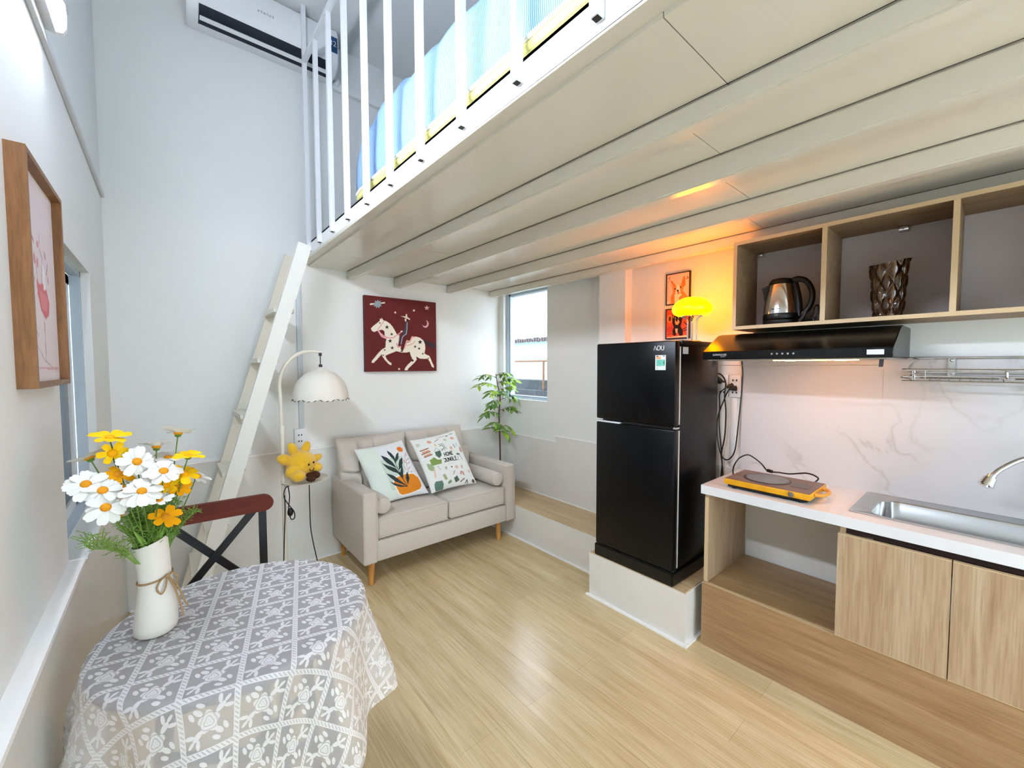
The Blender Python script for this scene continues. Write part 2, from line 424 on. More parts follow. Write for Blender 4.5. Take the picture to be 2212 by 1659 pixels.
b = B()
vy0, vy1, vz0, vz1 = 2.497, 3.09, 1.085, 2.095
box(b, (XR, YF, 0), (XR+.12, vy0, ZC)); box(b, (XR, vy1, 0), (XR+.12, YB, ZC)); box(b, (XR, vy0, 0), (XR+.12, vy1, vz0)); box(b, (XR, vy0, vz1), (XR+.12, vy1, ZC))
box(b, (2.42, 1.665, 0), (XR, 1.885, 2.1))
struct('wall_right', b, M['plaster'], 'white right wall with window, pilaster and kitchen')
b = B()
dx0, dx1, dz = .0, 2.3, 2.06  # opening for the added glazed door, made wide for fill light
ux0, ux1, uz0, uz1 = .0, 2.3, 2.3, 3.5
box(b, (XL, YF-.12, 0), (dx0, YF, uz0)); box(b, (dx1, YF-.12, 0), (XR, YF, uz0)); box(b, (dx0, YF-.12, dz), (dx1, YF, uz0))
box(b, (XL, YF-.12, uz0), (XR, YF, ZC))
struct('wall_front', b, M['plaster'], 'white front wall with an opening added for fill daylight')
# tile wainscots
b = B(); box(b, (XL, YB-.014, 0), (2.5, YB, .803)); box(b, (XL, YB-.02, .803), (2.5, YB, .815), 1); struct('trim_1', b, [M['tile'], M['trimw']], 'beige tile wainscot along the back wall')
b = B(); box(b, (XL, YF, 0), (-.21, YB-.02, .803)); box(b, (XL, YF, .803), (-.205, YB-.02, .816), 1)
struct('trim_2', b, [M['tile'], M['trimw']], 'beige tile wainscot along the left wall')
b = B(); box(b, (2.49, 2.39, .26), (XR, YB-.02, .752)); box(b, (2.49, .97, .26), (XR, 2.39, .80)); box(b, (2.488, 2.39, .752), (XR, YB-.02, .756), 1); box(b, (2.488, 1.885, .80), (XR, 2.39, .806), 1)
box(b, (2.41, 1.66, .26), (2.49, 1.89, .80))
struct('trim_3', b, [M['tile'], M['trimw']], 'beige tile wainscot with stepped top above the platform')
b = B(); box(b, (2.486, -1.2, .80), (XR, .931, 1.43)); box(b, (2.4855, .334, .80), (2.4875, .336, 1.43), 1)
struct('trim_4', b, [M['marble'], mat('grout', '#c9c4ba', .8)], 'white marbled backsplash above the worktop')
# raised platform along the right wall
b = B(); box(b, (2.142, 1.565, 0), (XR, YB, .258)); box(b, (1.932, .962, 0), (XR, 1.565, .262)); box(b, (2.146, 1.565, .258), (XR, YB, .263), 1); box(b, (1.937, .967, .262), (XR, 1.562, .267), 1)
struct('trim_5', b, [M['tile'], M['steptop']], 'raised beige platform with wooden top under the window')
b = B(); t = .016
box(b, (2.142-t, 1.565, 0), (2.142, YB-.02, .009)); box(b, (1.932-t, .962-t, 0), (1.932, 1.565+t, .010)); box(b, (1.932, .962-t, 0), (2.10, .962, .008)); box(b, (2.484, 1.89, .263), (2.49, YB-.02, .272))
struct('baseboard_right', b, M['trimw'], 'white sealant strip at the foot of the platform')
b = B(); box(b, (-.2, YB-.03, 0), (2.13, YB-.014, .006)); struct('baseboard_back', b, M['trimw'], 'white sealant strip at the foot of the back wall')

# windows, and a glazed door added for fill daylight
w = thing('window_1', 'window recessed in the left wall, dark outside painted on its pane', 'window', (XL-.05, 2.155, wz0), kind='structure')
b = B(); x0, x1, k = -.30, -.268, .03
box(b, (x0, wy1-.02, wz0), (x1, wy1, wz1)); box(b, (x0, wy0, wz0), (x1, wy0+.02, wz1)); box(b, (x0, wy0, wz1-.02), (x1, wy1, wz1)); box(b, (x0, wy0, wz0), (x1, wy1, wz0+.012))
obj('window_frame', b, M['frameb'], w)
b = B(); x0, x1 = -.322, -.302
box(b, (x0, wy1-.09, wz0+.01), (x1, wy1-.02, wz1-.02)); box(b, (x0, wy0+.02, wz0+.01), (x1, wy0+.06, wz1-.02)); box(b, (x0, wy0, wz1-.06), (x1, wy1, wz1-.02)); box(b, (x0, wy0, wz0+.01), (x1, wy1, wz0+.05))
obj('sash', b, M['white'], w)
b = B(); box(b, (-.316, wy0+.04, wz0+.03), (-.31, wy1-.06, wz1-.04)); obj('window_pane', b, M['glassd'], w)
b = B(); box(b, (-.335, wy0, wz0-.002), (-.2, wy1, wz0+.006)); obj('window_sill', b, M['plaster'], w)

w = thing('window_2', 'bright window in the right wall by the corner', 'window', (XR+.07, 2.79, vz0), kind='structure')
b = B(); x0, x1 = 2.545, 2.60
box(b, (x0, vy1-.05, vz0), (x1, vy1, vz1)); box(b, (x0, vy0, vz0), (x1, vy0+.04, vz1)); box(b, (x0, vy0, vz1-.04), (x1, vy1, vz1)); box(b, (x0, vy0, vz0), (x1, vy1, vz0+.03))
box(b, (x0-.012, vy1-.03, vz0), (x0, vy1, vz1)); box(b, (x0-.012, vy0, vz0), (x0, vy1, vz0+.014))
obj('window_frame', b, M['frameb'], w)
b = B(); box(b, (2.57, vy0+.03, vz0+.02), (2.574, vy1-.04, vz1-.03)); obj('window_pane', b, M['glass'], w)
d = thing('added_door_1', 'unseen glazed door added behind the viewer for fill daylight', 'door', (1.15, YF-.06, 0), kind='structure')
b = B()
for xa, xb in ((dx0, dx0+.06), (1.12, 1.18), (dx1-.06, dx1)): box(b, (xa, YF-.09, 0), (xb, YF-.03, dz))
box(b, (dx0, YF-.09, dz-.06), (dx1, YF-.03, dz)); box(b, (dx0, YF-.09, 0), (dx1, YF-.03, .12)); obj('door_frame', b, M['white_m'], d)
b = B(); box(b, (dx0+.05, YF-.063, .1), (dx1-.05, YF-.058, dz-.05)); obj('door_pane', b, M['glass'], d)
# loft platform: panels, fascia lip, four beams
def loft():
    lo = thing('loft_platform', 'cream painted loft platform over the kitchen', 'loft', (.75, YB, 2.1), kind='structure')
    b = B(); x0 = .79
    xs = [x0, 1.12, 1.46, 1.93, 2.40, XR]; g = .0014
    ys = [[YF, -.9, .46, 1.835, 2.285, 2.72, YB], [YF, -.6, .62, 1.83, 2.265, YB], [YF, -.5, .7, 1.825, 2.4, YB], [YF, -.4, .8, 1.828, YB], [YF, .9, YB]]
    for i in range(5):
        for ya, yb in zip(ys[i], ys[i][1:]):
            box(b, (xs[i]+g*(i > 0), ya+g, 2.10), (xs[i+1]-g, yb-g, 2.12))
    box(b, (x0, YF, 2.115), (XR, YB, 2.15), 1)
    obj('deck_panel', b, [M['loft'], M['black_gap']], lo)
    b = B(); box(b, (.742, YF, 2.118), (.79, YB, 2.13), 1); box(b, (.752, YF, 2.128), (.765, YB, 2.215)); box(b, (.752, YF, 2.205), (.79, YB, 2.215)); box(b, (.742, YF, 2.112), (.79, YB, 2.12), 1)
    obj('fascia', b, [M['loftw'], M['loft']], lo)
    for (xa, xb, zb) in ((1.052, 1.128, 2.04), (1.42, 1.44, 2.02), (1.908, 1.905, 2.03), (2.374, 2.374, 2.045)):
        b = B(); w_ = .05
        vs_ = [b.verts.new(p) for p in ((xa, YB-.012, 2.099), (xa+w_, YB-.012, 2.099), (xa+w_, YB-.012, zb), (xa, YB-.012, zb), (xb, YF, 2.099), (xb+w_, YF, 2.099), (xb+w_, YF, zb), (xb, YF, zb))]
        for q in ((0, 1, 2, 3), (7, 6, 5, 4), (0, 4, 5, 1), (1, 5, 6, 2), (2, 6, 7, 3), (3, 7, 4, 0)): b.faces.new([vs_[i] for i in q])
        bmesh.ops.bevel(b, geom=list(b.edges), offset=.006, segments=2, affect='EDGES')
        vv = [b.verts.new(p) for p in ((xa-.0012, YB-.012, 2.1), (xa+.0005, YB-.012, 2.1), (xb+.0005, YF, 2.1), (xb-.0012, YF, 2.1))]
        vt = [b.verts.new(v.co+Vector((0, 0, -.0010))) for v in vv]
        for q in ((vv[0], vv[1], vt[1], vt[0]), (vv[1], vv[2], vt[2], vt[1]), (vv[2], vv[3], vt[3], vt[2]), (vv[3], vv[0], vt[0], vt[3]), tuple(vt)): b.faces.new(q).material_index = 1
        obj('beam', b, [M['loft'], M['black_gap']], lo)
loft()

def railing():
    r = thing('loft_railing', 'white metal railing of thin square bars along the loft edge', 'railing', (.74, 1.5, 2.15))
    ys = [2.937, 2.696, 2.44, 2.186, 1.924, 1.662, 1.394, 1.122, .854, .588, .32, .05]
    for i, y in enumerate(ys):
        b = B(); zt = 3.34 if i else ZC
        w_, d_ = (.024, .024)
        # solid square bar; black plate paints the shade inside an open end
        box(b, (.727, y-w_/2, 2.152), (.7515, y+w_/2, zt)); box(b, (.732, y-w_/2+.004, 2.1505), (.7475, y+w_/2-.004, 2.1522), 1)
        obj('baluster' if i else 'post', b, [M['white_m'], M['black_gap']], r)
    b = B(); box(b, (.7275, -.3, 3.335), (.752, 2.95, 3.362)); obj('top_rail', b, M['white_m'], r)
railing()

def loft_mattress():
    r = thing('mattress', 'mattress in blue striped bedding with yellow edge on the loft', 'mattress', (1.3, 1.0, 2.215))
    def wv(y): return .03*noise.noise((y*3, 0, 1))+.02*noise.noise((y*9, 2, 1))
    # blue pinstriped cover: puffy cross section swept along y
    m, nt, bs = nodes('blue_pinstripe_cloth'); N = nt.nodes.new
    tc = N('ShaderNodeTexCoord'); wa = N('ShaderNodeTexWave'); wa.bands_direction = 'Y'; wa.inputs['Scale'].default_value = 42; wa.inputs['Distortion'].default_value = 1.2; wa.inputs['Detail Scale'].default_value = .4
    nt.links.new(tc.outputs['Object'], wa.inputs['Vector']); rp = N('ShaderNodeValToRGB'); e = rp.color_ramp.elements
    e[0].position = .35; e[0].color = (*lin('#5f8dc6'), 1); e[1].position = .65; e[1].color = (*lin('#a9c4e4'), 1)
    nt.links.new(wa.outputs['Fac'], rp.inputs['Fac']); nt.links.new(rp.outputs['Color'], bs.inputs['Base Color']); bs.inputs['Roughness'].default_value = .9
    b = B(); rings = []; ny = 60; ya, yb = -1.2, 2.27
    for i in range(ny+1):
        y = ya+(yb-ya)*i/ny; e = max(0, (i/ny-.95)/.05); top = 2.645+wv(y)-.10*e*e; xo = .80+.02*noise.noise((y*4, 5, 0))+.02*e*e
        prof = [(xo+.03, 2.255), (xo, 2.29), (xo-.006, 2.36), (xo-.002, 2.46), (xo+.008, top-.07), (xo+.03, top-.02), (xo+.10, top), (xo+.6, top+.03), (2.0, top+.02), (2.36, top-.05), (2.42, top-.12), (2.43, 2.255)]
        rings.append([b.verts.new((x, y, z)) for x, z in prof])
    for A, C in zip(rings, rings[1:]):
        for j in range(len(A)): b.faces.new((A[j], A[(j+1) % len(A)], C[(j+1) % len(A)], C[j]))
    b.faces.new(rings[0]); b.faces.new(rings[-1][::-1]); obj('cover', b, m, r, sharp=60)
    b = B(); tube(b, [(.792, y*.1, 2.262) for y in range(-12, 22)]+[(.80, 2.16, 2.262), (.83, 2.2, 2.262)], .021, 10); obj('edge_band', b, mat('yellow_fabric', '#ddd688', .9), r, label='yellow edge band')
    b = B(); tube(b, [(.776, y*.1, 2.283) for y in range(-12, 22)]+[(.785, 2.17, 2.283), (.82, 2.22, 2.283)], .008, 8); obj('piping', b, mat('white_piping', '#f1f0ea', .9), r)
    b = B(); box(b, (.80, -1.2, 2.215), (2.42, 2.2, 2.256), 0, .01); obj('base_pad', b, mat('white_pad', '#dfe3e8', .9), r)
loft_mattress()

# ------------------------------------------------------------------ left wall: lamp, conduit, picture
def tube_lamp():
    r = thing('tube_lamp', 'glowing white tube lamp high on the left wall', 'lamp', (XL, 1.2, 2.42))
    y0, y1 = .50, 1.745; zb = 2.335
    P = lambda u, v, w_: Vector((u, w_, v))
    b = B(); prism(b, [(XL, zb+.006), (-.214, zb+.002), (-.206, zb), (-.206, zb+.098), (-.214, zb+.096), (XL, zb+.092)], P, y0, y1)
    obj('housing', b, M['white'], r)
    b = B(); prism(b, [(-.206, zb+.006), (-.194, zb+.008), (-.188, zb+.02), (-.186, zb+.049), (-.188, zb+.078), (-.194, zb+.09), (-.206, zb+.092)], P, y0+.014, y1-.014)
    em = mat('tube_glow', '#ffffff', .5, em='#e6efff', ems=TUBE_POWER); obj('diffuser', b, em, r, label='glowing white diffuser')
    for ya, yb in ((y0, y0+.015), (y1-.015, y1)):
        b = B(); prism(b, [(-.207, zb-.001), (-.192, zb+.002), (-.185, zb+.016), (-.183, zb+.049), (-.185, zb+.082), (-.192, zb+.096), (-.207, zb+.099)], P, ya, yb); obj('end_cap', b, M['white'], r)
tube_lamp()
b = B(); box(b, (XL, -1.0, 2.308), (-.226, 3.15, 2.331), 0, .003); tag(obj('cable_trunking', b, mat('grey_white_plastic', '#cfd2d3', .45), None, (XL, 1, 2.336)), 'long white cable trunking running along the left wall under the lamp', 'trunking')

def ballerina_picture():
    y0, y1, z0, z1 = 1.319, 1.705, 1.352, 1.862; x0, x1 = XL, -.209
    r = thing('framed_picture', 'wood framed pale pink drawing of a red dress on left wall', 'picture', (XL, (y0+y1)/2, z0))
    wm = wood('warm_walnut', '#6f4a28', '#84592f', '#976b3c', (40, 40, 5), .45); t = .012
    b = B()
    for lo, hi in (((x0, y0, z0), (x1, y0+t, z1)), ((x0, y1-t, z0), (x1, y1, z1)), ((x0, y0+t, z1-t), (x1, y1-t, z1)), ((x0, y0+t, z0), (x1, y1-t, z0+t))): box(b, lo, hi)
    obj('frame', b, wm, r)
    b = B(); box(b, (x0, y0+t, z0+t), (x0+.012, y1-t, z1-t)); obj('mount', b, mat('white_card', '#efeae8', .8), r)
    S = [('#e7c3c2', [(.08, .02), (.1, .5), (.05, .98)], .012), ('#b98a92', [(.52, .25), (.50, .33), (.58, .36), (.55, .42), (.52, .5), (.58, .56)], .006), ('#c99aa0', [(.36, .4), (.4, .5), (.44, .58), (.5, .62)], .008),
         ('#d96a70', [(.36, .50), (.44, .52), (.56, .505), (.68, .53), (.76, .60), (.72, .67), (.6, .70), (.46, .66), (.38, .58)]), ('#e0868a', [(.44, .55), (.7, .57), (.66, .66), (.5, .65)]),
         ('#f4eef0', [(.56, .40), (.64, .42), (.66, .53), (.58, .54)]), ('#a87f88', [(.54, .69), (.55, .8), (.54, .93)], .008), ('#c8b2b4', [(.16, .79), (.26, .77), (.34, .80)], .008), ('#b9a6a8', [(.2, .82), (.5, .93), (.9, .985)], .004),
         ('#c58d98', [(.18, .6), (.14, .52), (.22, .47), (.24, .54), (.32, .5)], .007), ('#d68a90', ell(.45, .31, .03, .022)), ('#b97d88', ell(.3, .30, .05, .012, .3)), ('#c98c96', ell(.68, .34, .03, .022, .5)), ('#d0909a', ell(.33, .40, .03, .03)), ('#c98c96', ell(.75, .47, .02, .025)), ('#a67a86', ell(.73, .41, .06, .01, -.8)), ('#d78e94', ell(.42, .41, .03, .03)), ('#d7a9ae', [(.5, .12), (.5, .24)], .004), ('#d9a4ac', [(.03, .965), (.97, .975)], .006)]
    print_panel('artwork', 90, 130, lambda u, v: (x0+.0135, y0+.03+u*(y1-y0-.06), z1-.03-v*(z1-z0-.06)), None, '#e6d9da', S, M['paintg'], r)
ballerina_picture()

# ------------------------------------------------------------------ back wall
def air_conditioner():
    r = thing('air_conditioner', 'white wall air conditioner under the ceiling', 'air conditioner', (.55, YB, 3.4))
    x0, x1 = .15, .962; P = lambda u, v, w_: Vector((w_, u, v))
    prof = [(3.158, 3.405), (3.08, 3.388), (3.03, 3.39), (2.985, 3.41), (2.958, 3.45), (2.95, 3.50), (2.952, 3.60), (2.965, 3.655), (3.0, 3.672), (3.158, 3.672)]
    b = B(); prism(b, prof, P, x0, x1); bmesh.ops.bevel(b, geom=[e for e in b.edges if abs(e.verts[0].co.x-e.verts[1].co.x) < 1e-5], offset=.008, segments=2, affect='EDGES'); obj('body', b, M['white'], r)
    b = B()
    prism(b, [(3.062, 3.3865), (3.03, 3.3885), (2.984, 3.4085), (2.9625, 3.437), (2.968, 3.441), (2.99, 3.415), (3.03, 3.395), (3.062, 3.392)], P, x0+.055, x1-.055); obj('air_outlet', b, mat('dark_vent', '#101a26', .6), r, label='dark air outlet')
    b = B(); prism(b, [(3.026, 3.391), (3.003, 3.400), (3.001, 3.395), (3.024, 3.386)], P, x0+.06, x1-.06); obj('louver', b, M['white'], r, label='white louver blade')
    b = B()
    for i, (o, l) in enumerate(((0, .01), (.016, .008), (.03, .012), (.048, .006), (.06, .012), (.078, .008))): box(b, (.49+o, 2.9485, 3.535), (.49+o+l, 2.9512, 3.545+.004*(i % 2)))
    obj('logo', b, mat('faint_grey_ink', '#b4bbc0', .5), r, label='faint grey logo')
    b = B(); box(b, (.895, 2.9475, 3.50), (.952, 2.9515, 3.60), 0); obj('energy_sticker', b, mat('blue_sticker', '#1d4a78', .4), r, label='dark blue sticker')
    b = B(); text_bm(b, '32', lambda u, v, w_: Vector((.922+u, 2.9470, 3.555+v)), .05); obj('lettering', b, mat('white_ink', '#f0f4f6', .5), r, label='white number 32')
    b = B(); tube(b, [(.965, 3.12, 3.46), (1.0, 3.13, 3.44), (1.0, 3.135, 3.40)], .02, 8, smooth=4); obj('pipe_outlet', b, M['white'], r)
air_conditioner()
b = B(); box(b, (.975, 3.125, 3.375), (2.42, YB, 3.425), 0, .012); tag(obj('pipe_cover', b, M['plaster'], None, (1.7, YB, 3.4)), 'white pipe cover running from the air conditioner along the back wall', 'pipe')
b = B(); box(b, (.702, 3.145, .955), (.735, YB, 2.02), 0, .003); tag(obj('cable_trunking', b, mat('bluish_plastic', '#c9d3d8', .4), None, (.718, YB, .955)), 'vertical white cable trunking above the socket behind the floor lamp', 'trunking')
def wall_socket(name, label, lo, hi, nx, holes, parent=None):
    r = thing(name, label, 'socket', ((lo[0]+hi[0])/2, (lo[1]+hi[1])/2, lo[2]))
    b = B(); box(b, lo, hi, 0, .004); obj('face_plate', b, M['white'], r)
    for h in holes:
        b = B(); box(b, [h[i]-s for i, s in enumerate((.003, .003, .005))], [h[i]+s for i, s in enumerate((.003, .003, .005))]); obj('slot', b, M['black'], r)
    return r
wall_socket('wall_socket', 'white double socket on back wall behind the yellow plush', (.668, 3.136, .83), (.742, YB, .958), 0, [(x, 3.135, z) for x in (.694, .712) for z in (.872, .915)])

def horse_canvas():
    x0, x1, z0, z1, y0, y1 = 1.169, 1.782, 1.352, 1.936, 3.122, YB
    r = thing('canvas_picture', 'dark red canvas of a starry white horse and rider', 'picture', (1.475, YB, z0))
    b = B(); box(b, (x0, y0+.001, z0), (x1, y1, z1)); obj('canvas_sides', b, mat('maroon_canvas', '#4f1a1c', .7), r)
    S = [('#8c9aa0', star(460, 280, 85, 9, .62)), ('#e9dcc3', [(320, 268), (592, 243), (590, 266), (320, 300)]), ('#93a1a6', star(460, 280, 82, 9, .62)),
         ('#39292e', [(1285, 930), (1500, 1015), (1490, 1080), (1440, 1110), (1310, 1010)]),
         ('#eee6d2', [(340, 735), (380, 690), (440, 640), (495, 595), (505, 540), (522, 570), (535, 535), (560, 580), (620, 600), (680, 640), (730, 700), (770, 770), (800, 830), (850, 870), (985, 945), (1040, 960), (1080, 890), (1140, 878), (1220, 900), (1280, 950), (1310, 1020), (1315, 1100), (1300, 1190), (1340, 1215), (1385, 1230), (1410, 1280), (1440, 1360), (1470, 1420), (1465, 1455), (1430, 1430), (1395, 1340), (1360, 1290), (1290, 1290), (1220, 1285), (1160, 1250), (1150, 1262), (1165, 1300), (1130, 1350), (1060, 1420), (1010, 1470), (1000, 1500), (945, 1500), (955, 1460), (1000, 1400), (1070, 1330), (1085, 1300), (1060, 1240), (1035, 1160), (980, 1175), (900, 1175), (800, 1150), (700, 1190), (620, 1225), (600, 1240), (630, 1300), (680, 1350), (715, 1370), (710, 1410), (670, 1395), (600, 1320), (545, 1240), (540, 1205), (500, 1250), (450, 1310), (410, 1350), (410, 1365), (358, 1365), (365, 1325), (420, 1260), (480, 1180), (540, 1120), (605, 1080), (605, 1000), (620, 920), (590, 860), (580, 780), (540, 755), (490, 765), (440, 780), (405, 800), (360, 780)]),
         ('#5a1d1f', [(840, 850), (900, 880), (985, 948), (1050, 965), (1035, 985), (985, 990), (975, 1010), (945, 1060), (935, 1100), (905, 1165), (865, 1155), (880, 1080), (825, 1050), (845, 950)]),
         ('#d9918d', [(800, 1010), (830, 1080), (880, 1060)], 10), ('#e3a59b', [(945, 1090), (985, 960), (1040, 975), (1080, 885), (1120, 890)], 12), ('#e3a59b', [(985, 1045), (1040, 1030), (1090, 1010), (1130, 960)], 7),
         ('#3d3f52', [(955, 610), (1005, 605), (1003, 700), (990, 840), (930, 880), (905, 930), (890, 1030), (865, 1025), (870, 900), (900, 850), (935, 810), (905, 790), (945, 740), (950, 660)]),
         ('#b9b7bd', [(990, 620), (985, 740), (975, 830), (910, 880), (880, 1020)], 6), ('#b9b7bd', [(850, 850), (840, 960), (825, 1040)], 6), ('#efd9c2', ell(965, 572, 20, 30)), ('#1e1515', [(975, 545), (1000, 560), (995, 610), (975, 590)]), ('#e8d8bd', [(870, 500), (960, 505), (965, 465), (990, 465), (992, 515), (1045, 555), (1038, 572), (960, 535)]), ('#7d2a2c', ell(978, 447, 22, 8)), ('#f0dcc8', ell(890, 785, 20, 14)), ('#efe6d6', ell(877, 1132, 14, 14)),
         ('#dfa3aa', [(1325, 568), (1365, 600), (1378, 640), (1365, 690), (1325, 718), (1285, 705), (1262, 655), (1290, 682), (1322, 685), (1345, 655), (1348, 610)]), ('#e6bdb2', star(1343, 345, 50)), ('#dcc7ad', ell(775, 435, 18, 18)), ('#dcc7ad', ell(1110, 395, 19, 19)), ('#e6d6bd', ell(848, 1478, 18, 18)),
         ('#e09aa4', [(575, 595), (520, 670), (470, 750)], 8), ('#e09aa4', [(480, 790), (560, 860), (640, 905), (740, 905), (840, 830), (880, 800)], 9), ('#e8a9b2', [(475, 775), (540, 880), (610, 910)], 14), ('#262022', ell(500, 632, 14, 12)), ('#262022', ell(1088, 1322, 20, 18))]
    S += [('#2a2224', star(x, y, q)) for x, y, q in ((628, 708, 42), (712, 838, 32), (685, 962, 44), (725, 1090, 36), (590, 1130, 22), (565, 1228, 20), (1222, 980, 46), (1133, 1065, 30), (1205, 1100, 30), (1272, 1195, 24), (1370, 1280, 20))]
    print_panel('painting', 330, 320, lambda u, v: (x0+u*(x1-x0), y0, z1-v*(z1-z0)), [(220, 110), (1505, 245), (1517, 1510), (258, 1530)], '#64201f', S, M['paint'], r)
horse_canvas()

def ladder():
    r = thing('ladder', 'white metal ladder leaning from the floor to the loft edge', 'ladder', (.03, 2.93, 0))
    a0, a1 = Vector((.045, 0, 0)), Vector((.668, 0, 2.135)); t = (a1-a0).normalized(); up = Vector((t.z, 0, -t.x))
    for y in (2.745, 3.105):
        b = B(); o = Vector((0, y, 0)); bar(b, a0+o, a1+o, .03, .075, up=up); obj('rail', b, mat('ladder_white', '#e3e4dc', .4) if y < 3 else M['cream'], r, sharp=20)
    for z in (.27, .49, .79, 1.11, 1.43, 1.73):
        k = z/2.135; c = a0+(a1-a0)*k; b = B()
        box(b, (c.x-.055, 2.762, z-.012), (c.x+.055, 3.088, z+.012)); obj('step', b, M['cream'], r)
ladder()

# ------------------------------------------------------------------ floor lamp with tray, plush, cords
def floor_lamp():
    px, py = .532, 2.82
    r = thing('floor_lamp', 'cream arched floor lamp with scalloped shade and round tray', 'floor lamp', (px, py, 0))
    b = B(); lathe(b, [(0, 0), (.13, 0), (.135, .008), (.13, .02), (.02, .026), (0, .026)], (px, py, 0)); obj('base', b, M['cream'], r)
    b = B(); tube(b, [(px, py, .02), (px, py, 1.02)], .0125, 12)
    tube(b, [(px, py, 1.0), (px-.004, py, 1.2), (px-.006, py, 1.30), (px+.02, py, 1.39), (px+.075, py, 1.455), (px+.14, py, 1.487), (px+.225, py, 1.49)], .0105, 12, smooth=6); tube(b, [(px, py, .985), (px, py, 1.035)], .017, 12); obj('pole', b, M['cream'], r)
    sx, sy = .762, py
    b = B(); box(b, (sx-.008, sy-.008, 1.462), (sx+.008, sy+.008, 1.482)); tube(b, [(sx, sy, 1.47), (sx, sy, 1.40)], .003, 8); box(b, (sx-.009, sy-.009, 1.388), (sx+.009, sy+.009, 1.408)); obj('hanger', b, M['black'], r, label='black hanger')
    def f(p):
        d = Vector((p.x-sx, p.y-sy, 0)); a = math.atan2(d.y, d.x); q = math.exp(-max(0, p.z-1.19)/.03)
        return Vector((p.x, p.y, p.z-.014*q*abs(math.sin(a*5))))+d*(.02*abs(math.sin(a*5))*min(1, d.length/.1))
    prof = [(.004, 1.392), (.018, 1.388), (.03, 1.376), (.055, 1.366), (.09, 1.348), (.12, 1.32), (.142, 1.288), (.155, 1.25), (.162, 1.215), (.164, 1.20), (.1645, 1.192)]
    b = B(); lathe(b, prof+[(q-.003, z) for q, z in prof[::-1]], (sx, sy, 0), 80, f=f); sh = obj('lamp_shade', b, M['shade'], r, sharp=60)
    b = B()
    for i in range(30):
        a = 2*math.pi*i/30; p = [f(Vector((sx+.1655*math.cos(a+k), sy+.1655*math.sin(a+k), 1.190+q))) for k, q in ((0, 0), (.09, .004 if i % 3 else -.003))]
        tube(b, p, .0022, 6)
    obj('stitching', b, M['black'], sh, label='black stitching')
    b = B(); tx, ty = .650, py-.02; lathe(b, [(0, .672), (.11, .672), (.133, .68), (.137, .687), (.131, .688), (.126, .683), (0, .681)], (tx, ty, 0), 48); obj('tray', b, M['cream'], r, label='cream round tray')
    lamp_cord(r)
def lamp_cord(lamp):
    y = 2.78
    b = B(); tube(b, [(.575, y, .668), (.535, y, .655), (.525, y, .60), (.548, y, .55), (.577, y, .50), (.58, y, .46), (.565, y, .452), (.555, y, .47), (.548, y, .52), (.555, y, .60), (.55, y+.02, .672)], .0032, 6, smooth=6)
    tube(b, [(.528, y, .61), (.528, y, .5), (.518, y, .3), (.512, y, .15), (.515, y+.01, .02), (.53, y+.01, .012)], .0032, 6, smooth=6)
    tube(b, [(.668, y, .66), (.668, y, .5), (.672, y, .35), (.70, y-.02, .15), (.72, y-.03, .03)], .0032, 6, smooth=6); r = obj('power_cord', b, M['black'], lamp, label='black power cord')
    b = B(); blob(b, (.557, y, .50), (.017, .011, .027), sub=2); obj('switch', b, M['black'], r)
floor_lamp()
def plush_sun():
    C = Vector((.622, 2.77, .790)); f = Vector((.26, -.96, .0)).normalized()
    s = Vector((f.y, -f.x, 0))*-1                  # viewer's right
    up = Vector((0, 0, 1)); Pp = lambda a, b_, c: C+s*a+up*b_+f*c
    r = thing('plush_sun', 'fluffy yellow sun plush with a smile sitting on the lamp tray', 'soft toy', (C.x, C.y, .684))
    Dm = Matrix((s, f, up)).transposed()
    b = B(); blob(b, C, (.088, .074, .086), sub=4, dirs=Dm, nz=.05, ns=7)
    for (a, c, L, w_) in ((114, -.01, .135, .029), (68, -.01, .127, .027), (155, .0, .137, .032), (14, .01, .118, .024), (200, .04, .105, .037)):
        d = s*math.cos(R(a))+up*math.sin(R(a)); D = Matrix((d.cross(f), f, d)).transposed()
        blob(b, C+d*(L-.032)+f*c, (w_, w_*.85, .05), sub=3, dirs=D, nz=.05, ns=8)
    obj('body', b, M['plush'], r, sharp=80)
    for (p, q) in (((-.062, -.05, .075), (.042, .05, .034)), ((.075, -.03, .03), (.04, .045, .032))):
        b = B(); blob(b, Pp(*p), q, sub=3, dirs=Dm, nz=.05, ns=8); obj('arm' if p[0] > 0 else 'leg', b, M['plush'], r, sharp=80)
    for p, q in (((.005, -.078, .10), (.026, .03, .018)), ((.045, -.065, .082), (.026, .028, .022)), ((.018, -.062, .075), (.025, .03, .016))):
        b = B(); blob(b, Pp(*p), q, sub=3, dirs=Dm, nz=.05, ns=8); obj('foot', b, M['plushb'], r, sharp=80, label='brown foot')
    for p in ((.006, .006, .079), (.042, .012, .069)):
        b = B(); blob(b, Pp(*p), (.0055, .004, .0075), sub=2, dirs=Dm); obj('eye', b, M['black'], r)
    b = B(); tube(b, [Pp(.012, -.020, .0785), Pp(.017, -.033, .0755), Pp(.028, -.038, .0725), Pp(.038, -.033, .0705), Pp(.042, -.020, .0715)], .0022, 6, smooth=4); obj('mouth', b, M['plushb'], r)
plush_sun()

